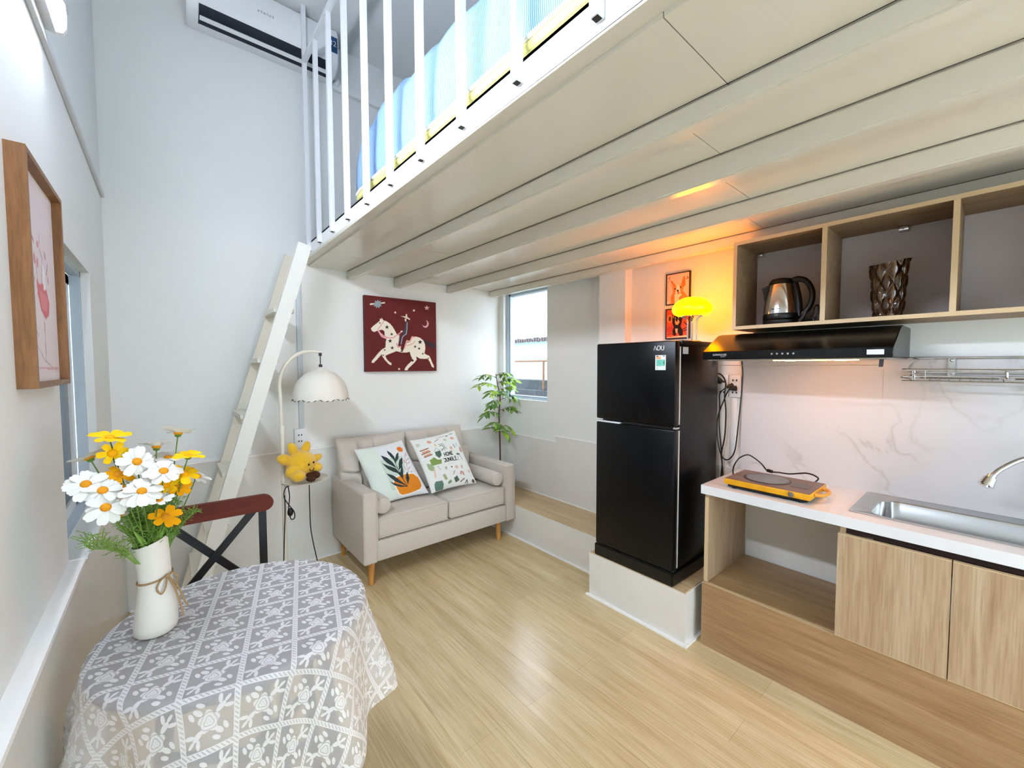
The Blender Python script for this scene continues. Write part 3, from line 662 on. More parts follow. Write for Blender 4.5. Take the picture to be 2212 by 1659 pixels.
# ------------------------------------------------------------------ sofa and cushions
def cushion(bm, P, T, n=40, p=2.6, pinch=.05, m=0, seams=(), boxy=.5, wr=0):
    # pillow surface; P(u, v, w) with u, v in -1..1 and w thickness offset
    def th(u, v):
        k = max(0, (1-abs(u)**p))**boxy*max(0, (1-abs(v)**p))**boxy
        for (ax, pos, dep, wid) in seams:
            q = (u if ax == 0 else v)-pos; k *= 1-dep*math.exp(-(q/wid)**2)
        return T*k*(1+wr*noise.noise((u*2.5, v*2.5, T*9)))
    def ed(a): return math.copysign(1-(1-abs(a))**1.5, a)
    rows = []
    for s in (1, -1):
        g = []
        for j in range(n+1):
            row = []
            for i in range(n+1):
                u, v = ed(-1+2*i/n), ed(-1+2*j/n)
                if s == -1 and (i in (0, n) or j in (0, n)): row.append(rows[0][j][i]); continue
                row.append(bm.verts.new(P(u*(1-pinch*(1-v*v)), v*(1-pinch*(1-u*u)), s*th(u, v))))
            g.append(row)
        rows.append(g)
    for s, g in enumerate(rows):
        for j in range(n):
            for i in range(n):
                q = [g[j][i], g[j][i+1], g[j+1][i+1], g[j+1][i]]
                bm.faces.new(q if s == 0 else q[::-1]).material_index = m
    return th
def sofa():
    x0, x1, yf, yr = .902, 2.134, 2.5, 3.125
    r = thing('sofa', 'beige fabric two seat sofa with tufted back and wooden legs', 'sofa', (1.52, 2.8, 0))
    b = B(); box(b, (x0+.09, yf+.004, .15), (x1-.085, yr, .283), 0, .012); obj('base', b, M['sofa'], r)
    b = B(); box(b, (x0+.03, yr-.14, .16), (x1-.10, yr, .70), 0, .03, 3); obj('backrest', b, M['sofa'], r)
    for a, c in ((x0, x0+.094), (x1-.088, x1)):
        b = B(); box(b, (a, yf, .145), (c, yr, .602), 0, .016, 3); tube(b, [(a+.004, yf+.002, .16), (a+.004, yf+.002, .588), (c-.004, yf+.002, .588), (c-.004, yf+.002, .16)], .004, 6); obj('armrest', b, M['sofa'], r)
    for a, c in ((x0+.096, 1.524), (1.53, x1-.09)):
        b = B(); n0 = len(b.verts); box(b, (a, yf+.012, .29), (c, 3.0, .425), 0, .022, 4)
        bmesh.ops.subdivide_edges(b, edges=[e for e in b.edges if e.calc_length() > .1], cuts=10, use_grid_fill=True)
        for v in b.verts:
            u, w = (v.co.x-a)/(c-a)*2-1, (v.co.y-yf)/(.5)*2-1
            if v.co.z > .36: v.co.z += .018*max(0, 1-u*u)*max(0, 1-w*w)
        for z in (.418, .298): tube(b, [(a+.006, yf+.0145, z), (c-.006, yf+.0145, z)], .0035, 6)
        obj('seat_cushion', b, M['sofa'], r, sharp=50)
    for a, c, sm in ((.90, 1.425, (-.45, .02)), (1.432, 1.955, (-.25, .38))):
        b = B(); cx, hw = (a+c)/2, (c-a)/2
        P = lambda u, v, w_: Vector((cx+u*hw, 2.975+.05*v-w_*.98, .655+v*.225-w_*.2))
        cushion(b, P, .098, 56, 3.2, .035, seams=[(0, q, .55, .045) for q in sm]+[(1, .0, .40, .05)], boxy=.5, wr=.45)
        obj('back_cushion', b, M['sofa'], r, sharp=70)
    for x, y, dx, dy in ((x0+.07, yf+.06, -.012, -.02), (x1-.13, yf+.06, .0, -.01), (x0+.07, yr-.06, -.012, .02), (x1-.07, yr-.06, .0, .02)):
        b = B(); tube(b, [(x, y, .155), (x+dx, y+dy, 0)], lambda t: .024-.008*t, 14); obj('leg', b, M['leg'], r)
sofa()
for (cx, cz, lab) in ((1.048, .492, 'beige bolster cushion by the left sofa arm'), (1.992, .492, 'beige bolster cushion by the right sofa arm')):
    b = B(); P = lambda z_, r_, a: None
    pr = [(0, -.24), (.03, -.239), (.048, -.23), (.056, -.215), (.057, 0), (.056, .2), (.05, .225), (.03, .232), (0, .232)]
    lathe(b, pr, (0, 0, 0), 28); bmesh.ops.rotate(b, verts=b.verts, cent=(0, 0, 0), matrix=Matrix.Rotation(R(90), 3, 'X')); bmesh.ops.translate(b, verts=b.verts, vec=(cx, 2.765, cz))
    for v in b.verts: v.co.z += .003*noise.noise(v.co*12)
    tag(obj('bolster', b, M['sofa'], None, (cx, 2.765, cz-.057), sharp=50), lab, 'cushion', 'bolster cushions on the sofa')

def throw_pillow(label, tl, tr, br, bl, quad, bgc, shapes):
    tl, tr, br, bl = map(Vector, (tl, tr, br, bl)); c = (tl+tr+br+bl)/4; nrm = (tr-tl).cross(bl-tl).normalized()*-1
    if nrm.y > 0: nrm = -nrm
    r = thing('throw_pillow', label, 'pillow', tuple(bl*.5+br*.5), 'throw pillows on the sofa')
    def Pq(u, v):
        a, q = (u+1)/2, (v+1)/2
        return bl*(1-a)*(1-q)+br*a*(1-q)+tl*(1-a)*q+tr*a*q
    T = .062
    b = B(); th = cushion(b, lambda u, v, w_: Pq(u, v)+nrm*w_, T, 40, 2.4, .045, boxy=.55, wr=.15)
    obj('pillow_body', b, mat('off_white_linen', '#e6e8e4', .9), r, sharp=80)
    def P(u, v):
        U, V = 2*u-1, 1-2*v; U *= .985; V *= .985
        return Pq(U*(1-.045*(1-V*V)), V*(1-.045*(1-U*U)))+nrm*(th(U, V)+.0012)
    print_panel('printed_front', 190, 190, P, quad, bgc, shapes, M['paint'], r)
G1 = '#2c3a3c'
leafS = [('#dce6dd', [(130, 525), (460, 480), (500, 800), (700, 1305), (300, 1370)]), ('#c3d6c8', [(455, 725), (620, 690), (880, 640), (900, 760), (830, 1000), (700, 1190), (565, 1190)]),
         ('#e6dfd6', ell(885, 530, 70, 56)), ('#e8792c', ell(885, 530, 57, 45)),
         ('#d9b9b4', [(860, 785), (895, 830), (912, 895), (880, 865)]), ('#d8a7a2', [(875, 678), (910, 715), (928, 775), (890, 745)]), ('#cfa3a8', [(978, 580), (975, 630), (945, 668), (948, 620)]), ('#b9aeb4', [(925, 640), (935, 720), (925, 800), (930, 950)], 6), ('#c2b0b8', [(1005, 680), (950, 715)], 8), ('#c2b0b8', [(1000, 740), (945, 775)], 8), ('#c2b0b8', [(985, 820), (935, 860)], 8), ('#c2b0b8', [(990, 890), (950, 935)], 9),
         ('#f4efe6', [(600, 1085), (615, 1010), (720, 960), (850, 925), (1010, 912), (1100, 970), (1130, 1060), (1120, 1130), (1070, 1190), (960, 1230), (860, 1262), (735, 1285), (675, 1250), (635, 1170)]),
         ('#dd861d', [(622, 1080), (632, 1020), (722, 982), (850, 945), (1000, 932), (1080, 980), (1108, 1060), (1103, 1120), (1060, 1170), (960, 1210), (860, 1240), (742, 1264), (692, 1238), (652, 1160)]),
         (G1, [(635, 548), (690, 595), (725, 655), (735, 720), (720, 795), (705, 720), (660, 660), (632, 600)]), (G1, [(835, 575), (800, 690), (740, 745), (722, 790), (735, 690), (770, 630)]),
         (G1, [(500, 635), (600, 680), (670, 750), (725, 855), (650, 812), (570, 765), (520, 705)]), (G1, [(485, 768), (560, 800), (640, 830), (700, 850), (760, 930), (800, 1050), (770, 1000), (720, 930), (640, 905), (560, 862)]),
         (G1, [(876, 668), (860, 760), (820, 830), (750, 882), (775, 780), (810, 712)]), (G1, [(838, 800), (830, 880), (805, 980), (790, 1030), (758, 940), (780, 880)]), (G1, [(515, 930), (620, 960), (700, 1010), (800, 1100), (845, 1145), (760, 1102), (650, 1062), (570, 1002)]),
         (G1, [(905, 895), (907, 1010), (850, 1115), (842, 1000), (868, 940)]), (G1, [(548, 1062), (640, 1090), (760, 1120), (850, 1142), (720, 1145), (620, 1122)]), (G1, [(720, 790), (745, 880), (790, 1020), (840, 1140)], 6)]
throw_pillow('white pillow printed with dark leaves in an orange pot', (.985, 2.885, .812), (1.34, 2.88, .838), (1.465, 2.70, .452), (1.07, 2.70, .445), [(130, 525), (1000, 370), (1205, 1215), (335, 1370)], '#e4e7e8', leafS)
jS = []
def jt(word, x, y, w_, h_, dx, dy):
    for i, ch in enumerate(word):
        for st in GL[ch]:
            jS.append(('#1d2122', [(x+i*dx+px*w_+(py-.5)*10, y+i*dy+py*h_-px*6) for px, py in st], 6))
jt('HOME', 1465, 628, 27, 48, 42, -9); jt('JUNGLE', 1446, 718, 26, 50, 40, -9)
for (c, p) in (('#5f7d70', [(1250, 1100), (1270, 1060), (1370, 1045), (1395, 1090), (1395, 1160), (1370, 1185), (1275, 1200), (1255, 1160)]), ('#7f9a4f', [(1210, 745), (1290, 695), (1340, 735), (1405, 725), (1395, 790), (1320, 810), (1240, 830)]), ('#4f6a62', [(1315, 615), (1412, 585), (1420, 660), (1375, 708), (1325, 670)]), ('#55675f', [(1570, 1000), (1625, 955), (1665, 1020), (1600, 1060)]), ('#7c9a70', [(1465, 1060), (1520, 1020), (1532, 1060), (1475, 1092)]), ('#a3aa84', [(1380, 965), (1420, 945), (1460, 1020), (1420, 1040)]), ('#c9cdbb', [(1060, 480), (1120, 460), (1130, 510), (1080, 525)]),
               ('#d9a48c', ell(1280, 445, 38, 24)), ('#d8b7a0', ell(1610, 545, 28, 26)), ('#dba08a', ell(1680, 390, 34, 20)), ('#d5a092', ell(1785, 560, 28, 45)), ('#e3c3a2', ell(1355, 500, 20, 24)), ('#d9b8a8', ell(1640, 830, 28, 24)), ('#d4b2b4', ell(1735, 815, 18, 30)), ('#e0b9a5', ell(1850, 870, 18, 22)), ('#6b5046', ell(1900, 1000, 26, 26)), ('#2a2a2a', ell(1558, 832, 12, 10)), ('#62735a', ell(1715, 630, 32, 14)), ('#b9c99a', ell(1550, 415, 26, 18)), ('#9fb38a', [(1160, 790), (1230, 800), (1270, 850), (1290, 790), (1255, 905), (1215, 900), (1180, 870)])): jS.append((c, p))
for (c, p, w_) in (('#9a5f3c', [(1110, 590), (1235, 550)], 8), ('#9a5f3c', [(1125, 645), (1250, 600)], 8), ('#9a5f3c', [(1150, 690), (1270, 650)], 8), ('#d8a58a', [(1140, 615), (1230, 590)], 13), ('#d8a58a', [(1160, 665), (1250, 635)], 10), ('#8d8f8a', [(1410, 490), (1480, 480), (1530, 560)], 5), ('#7b8a5f', [(1420, 520), (1460, 500), (1490, 540), (1440, 590)], 6), ('#8d8a80', [(1430, 580), (1500, 540), (1490, 590)], 4), ('#e2bfa6', [(1265, 880), (1270, 1000)], 10), ('#b59a86', [(1320, 830), (1355, 890)], 4), ('#9aa0a0', [(1310, 600), (1350, 550), (1400, 580)], 4), ('#8a7f86', [(1705, 650), (1700, 730)], 4), ('#8a7f86', [(1735, 640), (1775, 710)], 4), ('#b57a78', [(1685, 930), (1700, 890), (1730, 900), (1740, 940)], 8), ('#d9a58f', [(1700, 935), (1712, 910), (1725, 940)], 5), ('#8c7464', [(1680, 1040), (1740, 990)], 8), ('#5a4a40', [(1760, 1050), (1790, 1000), (1800, 1050)], 6), ('#9d9a98', [(1430, 850), (1465, 835), (1460, 880), (1435, 870), (1470, 850)], 5), ('#c39a9a', [(1370, 440), (1440, 400)], 7), ('#b98f7a', [(1580, 910), (1600, 890), (1570, 940)], 6), ('#7f98ac', [(1665, 490), (1680, 530)], 8), ('#a6adb8', [(1720, 470), (1725, 510)], 6), ('#c9a793', [(1420, 380), (1560, 350)], 4), ('#6f5a50', [(1580, 352), (1620, 345)], 6), ('#8a93a0', [(1660, 325), (1720, 315)], 5), ('#dcd5cd', [(1500, 795), (1640, 765)], 4)): jS.append((c, p, w_))
throw_pillow('white pillow printed HOME JUNGLE with small plant drawings', (1.385, 2.84, .835), (1.79, 2.86, .868), (1.872, 2.665, .458), (1.475, 2.675, .452), [(1015, 410), (1780, 270), (1950, 1010), (1215, 1215)], '#e6e9e4', jS)

# ------------------------------------------------------------------ potted tree in the corner
def leaf(bm, base, d, n, L, w_, m=0, fold=.25, droop=.25):
    d = Vector(d).normalized(); n = Vector(n); n = (n-d*n.dot(d)).normalized(); s = d.cross(n)
    prof = [(0, .0), (.18, .7), (.42, 1), (.68, .75), (.88, .35), (1, 0)]; A = []; Lf = []; Rt = []
    for t, w in prof:
        c = Vector(base)+d*(L*t)-n*(droop*L*t*t); A.append(bm.verts.new(c))
        Lf.append(bm.verts.new(c+s*w_*w*.5+n*fold*w_*w*.4) if w else A[-1]); Rt.append(bm.verts.new(c-s*w_*w*.5+n*fold*w_*w*.4) if w else A[-1])
    for i in range(len(prof)-1):
        for S_ in (Lf, Rt):
            q = []
            for v in (A[i], A[i+1], S_[i+1], S_[i]):
                if v not in q: q.append(v)
            if len(q) > 2: bm.faces.new(q if S_ is Lf else q[::-1]).material_index = m
def corner_tree():
    x, y = 2.335, 2.95
    r = thing('potted_tree', 'slender green leafy tree standing in the corner behind the sofa', 'plant', (x, y, .263))
    b = B(); lathe(b, [(0, .0), (.07, .0), (.09, .15), (.092, .165), (.08, .165), (.078, .15), (0, .145)], (x, y, .263), 32); obj('pot', b, mat('white_pot', '#d9d6ce', .5), r)
    tr = [(x+.01, y, .40), (x+.004, y, .7), (x-.005, y, .95), (x+.005, y-.005, 1.10), (x-.02, y, 1.22), (x-.04, y, 1.32)]
    b = B(); tube(b, tr, lambda t: .009-.006*t, 8, smooth=5); f = B(); rg = random.Random(3)
    br = [(.80, 60, .10, 1, 3), (.86, 200, .14, 0, 6), (.95, 190, .22, 0, 8), (.98, 345, .20, 0, 8), (1.0, 100, .12, 0, 4), (1.06, 205, .16, 0, 6), (1.08, 330, .19, 0, 7), (1.13, 215, .24, 1, 9), (1.13, 250, .17, 0, 7), (1.17, 350, .20, 1, 8), (1.20, 180, .26, 1, 9), (1.23, 310, .14, 1, 6), (1.24, 340, .22, 1, 9), (1.28, 190, .23, 0, 8), (1.30, 20, .12, 0, 5), (1.31, 340, .15, 0, 6), (.78, 290, .09, 1, 6), (.82, 320, .12, 1, 6), (.84, 250, .1, 0, 5)]
    for z, a, L, m, k in br:
        t = (z-.4)/.92; i = min(len(tr)-2, max(0, sum(1 for p in tr if p[2] <= z)-1)); q = (z-tr[i][2])/(tr[i+1][2]-tr[i][2]); o = Vector(tr[i]).lerp(Vector(tr[i+1]), min(1, q))
        d = Vector((math.cos(R(a)), math.sin(R(a))*.55-.12, .35)); d.normalize()
        pts = [o, o+d*L*.4, o+d*L*.75-Vector((0, 0, .02)), o+d*L-Vector((0, 0, .07))]; tube(b, pts, .0022, 5, smooth=3); sp = spline(pts, 8)
        k = int(k*1.35)
        for j in range(k):
            u = .2+.8*j/(k-1); p = sp[min(len(sp)-1, int(u*(len(sp)-1)))]
            sd = Vector((d.y, -d.x, 0))*(1 if j % 2 else -1); ld = d*.5+sd*.7+Vector((0, 0, rg.uniform(-.75, -.05)))
            p = Vector((min(p.x, 2.46), min(p.y, 3.10), p.z)); ld.x = min(ld.x, (2.48-p.x)/.08)
            leaf(f, p, ld, (rg.uniform(-.4, .4), -.5+rg.uniform(-.4, .4), 1), rg.uniform(.062, .095), rg.uniform(.028, .038), m if rg.random() < .8 else 1-m)
    obj('trunk', b, M['bark'], r); obj('leaves', f, [M['leafd'], M['leafl']], r, sharp=80)
corner_tree()

# ------------------------------------------------------------------ table, lace cloth, chair
TC = Vector((.138, 1.262, 0)); TR = .298
def table():
    r = thing('round_table', 'small round dark brown table under the lace cloth', 'table', (TC.x, TC.y, 0))
    b = B(); lathe(b, [(0, .726), (TR-.006, .726), (TR, .731), (TR, .743), (TR-.005, .748), (0, .748)], TC, 64); obj('tabletop', b, M['darktop'], r)
    for a in (35, 145, 215, 325):
        p = TC+Vector((math.cos(R(a)), math.sin(R(a)), 0))*.19; q = TC+Vector((math.cos(R(a)), math.sin(R(a)), 0))*.25
        b = B(); bar(b, (p.x, p.y, .727), (q.x, q.y, 0), .03, .03, up=(1, 0, 0)); obj('leg', b, M['darktop'], r)
    b = B()
    for a in (35, 145):
        d = Vector((math.cos(R(a)), math.sin(R(a)), 0))*.2; bar(b, (TC.x-d.x, TC.y-d.y, .36), (TC.x+d.x, TC.y+d.y, .36), .022, .022)
    obj('stretcher', b, M['darktop'], r)
table()
def tablecloth():
    me = bpy.data.meshes.new('tablecloth'); nt_, nr = 200, 78
    ca, sa = math.cos(R(-13)), math.sin(R(-13)); org = Vector((.138, 1.172)); V = []; UV = []
    def edge(th): return .605+.03*math.cos(4*(th-R(5)))+.010*math.sin(7*th)-.075*max(0, math.sin(th))**2
    for i in range(nr+1):
        for j in range(nt_):
            th = 2*math.pi*j/nt_; rho = edge(th)*(i/nr)
            R0 = TR+.004; rad = .018; arc = rad*math.pi/2
            if rho < R0-rad: x, z = rho, .7515
            elif rho < R0-rad+arc: q = (rho-R0+rad)/rad; x, z = R0-rad+rad*math.sin(q), .7515-rad+rad*math.cos(q)
            else:
                dr = rho-(R0-rad+arc); k = min(1, dr/.22)
                fold = .5+.5*math.sin(9*th+1.6*math.sin(2*th+.4)); fold2 = math.sin(17*th+2)
                x = R0+dr*(.07+.11*fold)+k*(.034*fold+.008*fold2-.006); z = .7515-rad-dr*(.985-.03*fold)
            X, Y = TC.x+x*math.cos(th), TC.y+x*math.sin(th)
            if X < -.196: X = -.196+.01*math.sin(30*th)
            V.append((X-TC.x, Y-TC.y, z-.75))
            fx, fy = TC.x+rho*math.cos(th)-org.x, TC.y+rho*math.sin(th)-org.y
            UV.append(((fx*ca+fy*sa)/.0995, (-fx*sa+fy*ca)/.0995))
    F = []
    for i in range(nr):
        for j in range(nt_):
            a, b_, c, d = i*nt_+j, i*nt_+(j+1) % nt_, (i+1)*nt_+(j+1) % nt_, (i+1)*nt_+j
            F.append((d, c, b_) if i == 0 else (a, d, c, b_))
    me.from_pydata(V, [], F); me.materials.append(M['lace']); me.polygons.foreach_set('use_smooth', [True]*len(me.polygons))
    ul = me.uv_layers.new(name='lace'); li = np.empty(len(me.loops), np.int32); me.loops.foreach_get('vertex_index', li)
    ul.data.foreach_set('uv', np.array(UV, np.float32)[li].ravel())
    o = bpy.data.objects.new('tablecloth', me); COL.objects.link(o); o.location = (TC.x, TC.y, .75)
    tag(o, 'sheer white lace tablecloth with rose squares draped over the round table', 'tablecloth')
tablecloth()
def chair():
    r = thing('bistro_chair', 'black metal chair with red brown wooden top rail and cross back', 'chair', (.11, 1.6, 0))
    yb = 1.755; xa, xb = -.038, .258
    b = B()
    def P(u, v, w_): return Vector((u, yb-.012+w_+.25*(u-.11)**2*-1, v))
    pl = [(-.045, .872), (.262, .866)]+[(.262+.029*math.cos(R(a)), .895+.029*math.sin(R(a))) for a in range(-80, 81, 20)]+[(.262, .925), (-.045, .931)]+[(-.045+.029*math.cos(R(a)), .902+.029*math.sin(R(a))) for a in range(100, 261, 20)]
    prism(b, pl, P, -.011, .011); bmesh.ops.bevel(b, geom=[e for e in b.edges if len(e.link_faces) == 2 and e.calc_face_angle(0) > 1.0], offset=.004, segments=2, affect='EDGES'); obj('top_rail', b, M['redwood'], r)
    for x in (xa, xb):
        b = B(); bar(b, (x, yb, .885), (x, yb+.0, .46), .024, .014, up=(0, 1, 0)); bar(b, (x, yb, .46), (x, yb+.05, 0), .024, .018, up=(0, 1, 0)); obj('rear_post', b, M['blackm'], r)
    b = B(); bar(b, (xb-.02, yb-.004, .878), (xa+.01, yb-.004, .57), .024, .008, up=(0, 1, 0)); bar(b, (xa+.02, yb+.006, .878), (xb-.01, yb+.006, .57), .024, .008, up=(0, 1, 0)); box(b, (xa, yb-.008, .55), (xb, yb+.008, .572)); obj('cross_brace', b, M['blackm'], r)
    b = B(); box(b, (xa-.005, 1.43, .445), (xb+.005, 1.742, .465), 0, .008); obj('seat', b, M['redwood'], r)
    for x in (xa, xb):
        b = B(); bar(b, (x, 1.45, .445), (x, 1.44, 0), .022, .018, up=(0, 1, 0)); obj('front_leg', b, M['blackm'], r)
    b = B(); box(b, (xa, 1.44, .425), (xb, 1.455, .445)); obj('front_rail', b, M['blackm'], r)
    b = B(); box(b, (xa, yb-.03, .425), (xb, yb-.012, .445)); obj('rear_rail', b, M['blackm'], r)
chair()

# ------------------------------------------------------------------ vase and bouquet
VC = Vector((-.039, 1.308, .7535))
def flower_vase():
    r = thing('flower_vase', 'white ceramic vase tied with jute twine on the lace cloth', 'vase', tuple(VC))
    def f(p):
        h = p.z-VC.z; return Vector((p.x+.006*math.sin(h*14)-.004*h/.2, p.y, p.z+(.30*(p.x-VC.x))*max(0, (h-.13)/.1)))
    pr = [(0, .002), (.036, 0), (.0415, .006), (.0425, .02), (.041, .05), (.037, .085), (.033, .115), (.0315, .14), (.0318, .17), (.033, .20), (.0335, .222), (.032, .225), (.030, .222), (.029, .19), (.028, .14), (.03, .05), (0, .03)]
    b = B(); lathe(b, pr, VC, 48, f=f); obj('vase_body', b, M['ceramic'], r, sharp=60)
    b = B(); z = .134
    ring = [VC+Vector((.0335*math.cos(R(a))+.003, .0335*math.sin(R(a)), z+.006*math.cos(R(a)))) for a in range(0, 360, 15)]; tube(b, ring, .0022, 6, closed=True)
    k = VC+Vector((.026, -.029, z+.006)); blob(b, k, (.005, .005, .005), sub=2)
    tube(b, [k, k+Vector((-.012, -.008, -.004)), k+Vector((-.02, -.01, -.022)), k+Vector((-.012, -.012, -.036)), k+Vector((-.004, -.01, -.022)), k], .0019, 6, smooth=6)
    tube(b, [k, k+Vector((.010, -.004, .006)), k+Vector((.018, -.004, -.008)), k+Vector((.014, -.006, -.03)), k+Vector((.006, -.006, -.012)), k], .0019, 6, smooth=6)
    tube(b, [k, k+Vector((.012, -.006, -.03)), k+Vector((.022, -.006, -.075)), k+Vector((.026, -.01, -.105))], .002, 6, smooth=6)
    tube(b, [k, k+Vector((.018, -.004, -.03)), k+Vector((.028, -.004, -.065)), k+Vector((.036, -.006, -.085))], .002, 6, smooth=6); obj('twine_bow', b, M['twine'], r)
flower_vase()
def flower(P, n, L, npet, kind, label, cup=.25, seed=0, w_=.4):
    rg = random.Random(seed); P = Vector(P); n = Vector(n).normalized(); A = axes(n)
    nm = {'w': 'daisy', 'y': 'yellow_daisy', 'o': 'yellow_daisy'}[kind]
    r = thing(nm, label, 'flower', tuple(P), 'white daisies in the vase' if kind == 'w' else 'yellow flowers in the vase')
    b = B()
    for i in range(npet):
        a = 2*math.pi*i/npet+rg.uniform(-.13, .13); Li = L*rg.uniform(.85, 1.1); d = A @ Vector((math.cos(a), math.sin(a), 0)); s = n.cross(d)
        rows = []; cp = cup+rg.uniform(-.15, .15)
        for t, w in ((.12, .35), (.35, .75), (.6, 1.0), (.82, .98), (.96, .7), (1.0, .35)):
            c = P+d*(Li*t)+n*(Li*(cp*t-.25*t*t))
            rows.append([b.verts.new(c+s*(k*w*Li*w_*.5)+n*(abs(k)*.03*Li)+d*(-.05*Li if (k == 0 and t == 1) else 0)) for k in (-1, 0, 1)])
        for p, q in zip(rows, rows[1:]):
            for j in (0, 1): b.faces.new((p[j], p[j+1], q[j+1], q[j]))
    obj('petals', b, {'w': M['petal'], 'y': M['petaly'], 'o': M['petalo']}[kind], r, sharp=80)
    b = B(); blob(b, P+n*.002, (.0095, .0095, .0055), sub=2, dirs=A); obj('disc', b, M['disc'] if kind != 'y' else M['petalo'], r)
    b = B(); blob(b, P-n*.003, (.007, .007, .005), sub=2, dirs=A); e = VC+Vector((rg.uniform(-.016, .016), rg.uniform(-.016, .016), .16)); m_ = P.lerp(e, .4)-n*.012+Vector((0, 0, .004))
    tube(b, [P-n*.004, m_, e+Vector((0, 0, .05)), e], .0014, 5, smooth=4); obj('stem', b, M['stem'], r)
FL = [((-.103, 1.30, 1.236), (.1, -.35, .9), 'y', 7, 'topmost yellow flower of the bouquet, above the window side', .032, .35), ((-.099, 1.285, 1.203), (.25, -.9, .2), 'y', 6, 'round yellow flower just under the topmost yellow one', .024, .3),
      ((-.139, 1.33, 1.189), (-.35, .35, .85), 'w', 9, 'white daisy seen from behind at the upper left by the window', .031, .4), ((-.058, 1.27, 1.180), (.25, -.85, .40), 'w', 10, 'white daisy with open face just right of the two upper yellow flowers', .032, .2),
      ((.018, 1.33, 1.228), (.1, .3, .95), 'w', 9, 'white daisy standing highest at the right of the bouquet', .031, .55), ((-.024, 1.33, 1.199), (.05, .2, .97), 'w', 8, 'white upturned daisy second highest in the middle of the bouquet', .03, .6),
      ((.035, 1.28, 1.177), (.15, -.25, .95), 'y', 8, 'yellow flower at the upper right in front of the tile', .029, .4), ((-.012, 1.25, 1.154), (.15, -.65, .75), 'w', 11, 'white daisy with yellow eye at the right centre of the bouquet', .032, .15),
      ((-.090, 1.28, 1.153), (.2, -.5, .6), 'o', 7, 'orange yellow flower in the left centre of the bouquet', .026, .35), ((-.139, 1.25, 1.147), (.15, -.75, .65), 'w', 11, 'leftmost white daisy in front of the dark window', .033, .15),
      ((-.113, 1.24, 1.131), (.15, -.7, .7), 'w', 10, 'white daisy right beside the leftmost daisy', .029, .15), ((-.050, 1.22, 1.121), (.15, -.65, .75), 'w', 11, 'big white daisy lowest in the middle of the bouquet', .034, .15),
      ((-.108, 1.22, 1.098), (.15, -.85, .5), 'w', 9, 'lowest white daisy on the window side of the bouquet', .032, .15), ((-.023, 1.22, 1.093), (.1, -.35, .9), 'w', 7, 'white cup shaped daisy low on the right, above the green stems', .026, .5),
      ((.026, 1.27, 1.136), (.2, -.5, .8), 'y', 7, 'yellow flower at the right edge below the upper right one', .031, .2), ((.015, 1.29, 1.105), (.3, -.8, .4), 'o', 7, 'orange yellow flower low at the right before the grey tile', .026, .3), ((-.012, 1.24, 1.048), (.3, -.6, .6), 'o', 7, 'lowest yellow flower, hanging before the chair rail', .028, .25),
      ((.052, 1.31, 1.118), (.5, -.2, .8), 'w', 8, 'rightmost white daisy of the bouquet', .027, .3), ((-.003, 1.33, 1.170), (.1, -.3, .9), 'w', 9, 'white daisy behind the upper right yellow flower', .03, .4), ((-.010, 1.29, 1.112), (0, -.7, .6), 'y', 7, 'yellow flower in the right middle behind the cup shaped daisy', .026, .3),
      ((-.080, 1.26, 1.113), (0, -.7, .6), 'o', 7, 'orange yellow flower tucked under the big middle daisy', .022, .3), ((-.088, 1.29, 1.058), (-.4, -.2, .8), 'w', 7, 'pale wilted daisy among the low green sprays on the window side', .024, .5)]
for i, (P, n, kd, k, lb, L, cu) in enumerate(FL): flower(P, n, L*1.12, k+(1 if kd == 'w' else 0), kd, lb, cu, i+1, .5 if kd == 'w' else .54)
def greenery():
    b = B(); rg = random.Random(5); top = VC+Vector((0, 0, .215))
    for i in range(46):
        a = rg.uniform(0, 2*math.pi); sp = rg.uniform(.02, .075); h = rg.uniform(.05, .15)
        if i < 5: a, sp, h = R(200+i*8), .11+.01*i, .03+.012*i
        if 5 <= i < 8: a, sp, h = R(-10+i*6), .09, .055
        p1 = top+Vector((math.cos(a)*.016, math.sin(a)*.016, -.06)); p3 = top+Vector((math.cos(a)*sp, math.sin(a)*sp*.8, h)); p2 = p1.lerp(p3, .5)+Vector((0, 0, .02))
        p3.x = max(p3.x, -.185); tube(b, [p1, p2, p3], .0011, 4, smooth=4); S = spline([p1, p2, p3], 7)
        for q in S[5:]:
            for _ in range(3):
                d = Vector((rg.uniform(-1, 1), rg.uniform(-1, 1), rg.uniform(-.2, 1))).normalized(); tube(b, [q, q+d*rg.uniform(.012, .03)], .0008, 3)
    for i in range(40):
        a = rg.uniform(0, 6.28); q = rg.uniform(0, .03); d = Vector((math.cos(a)*rg.uniform(.1, .7), math.sin(a)*rg.uniform(.1, .7), 1)); leaf(b, top+Vector((math.cos(a)*q, math.sin(a)*q, -.03+rg.uniform(0, .05))), d, (rg.uniform(-1, 1), -1, .3), rg.uniform(.03, .07), .006)
    o = obj('greenery', b, M['fern'], None, tuple(VC), sharp=80); tag(o, 'feathery green sprays filling the mouth of the white vase', 'foliage', None, 'stuff')
greenery()

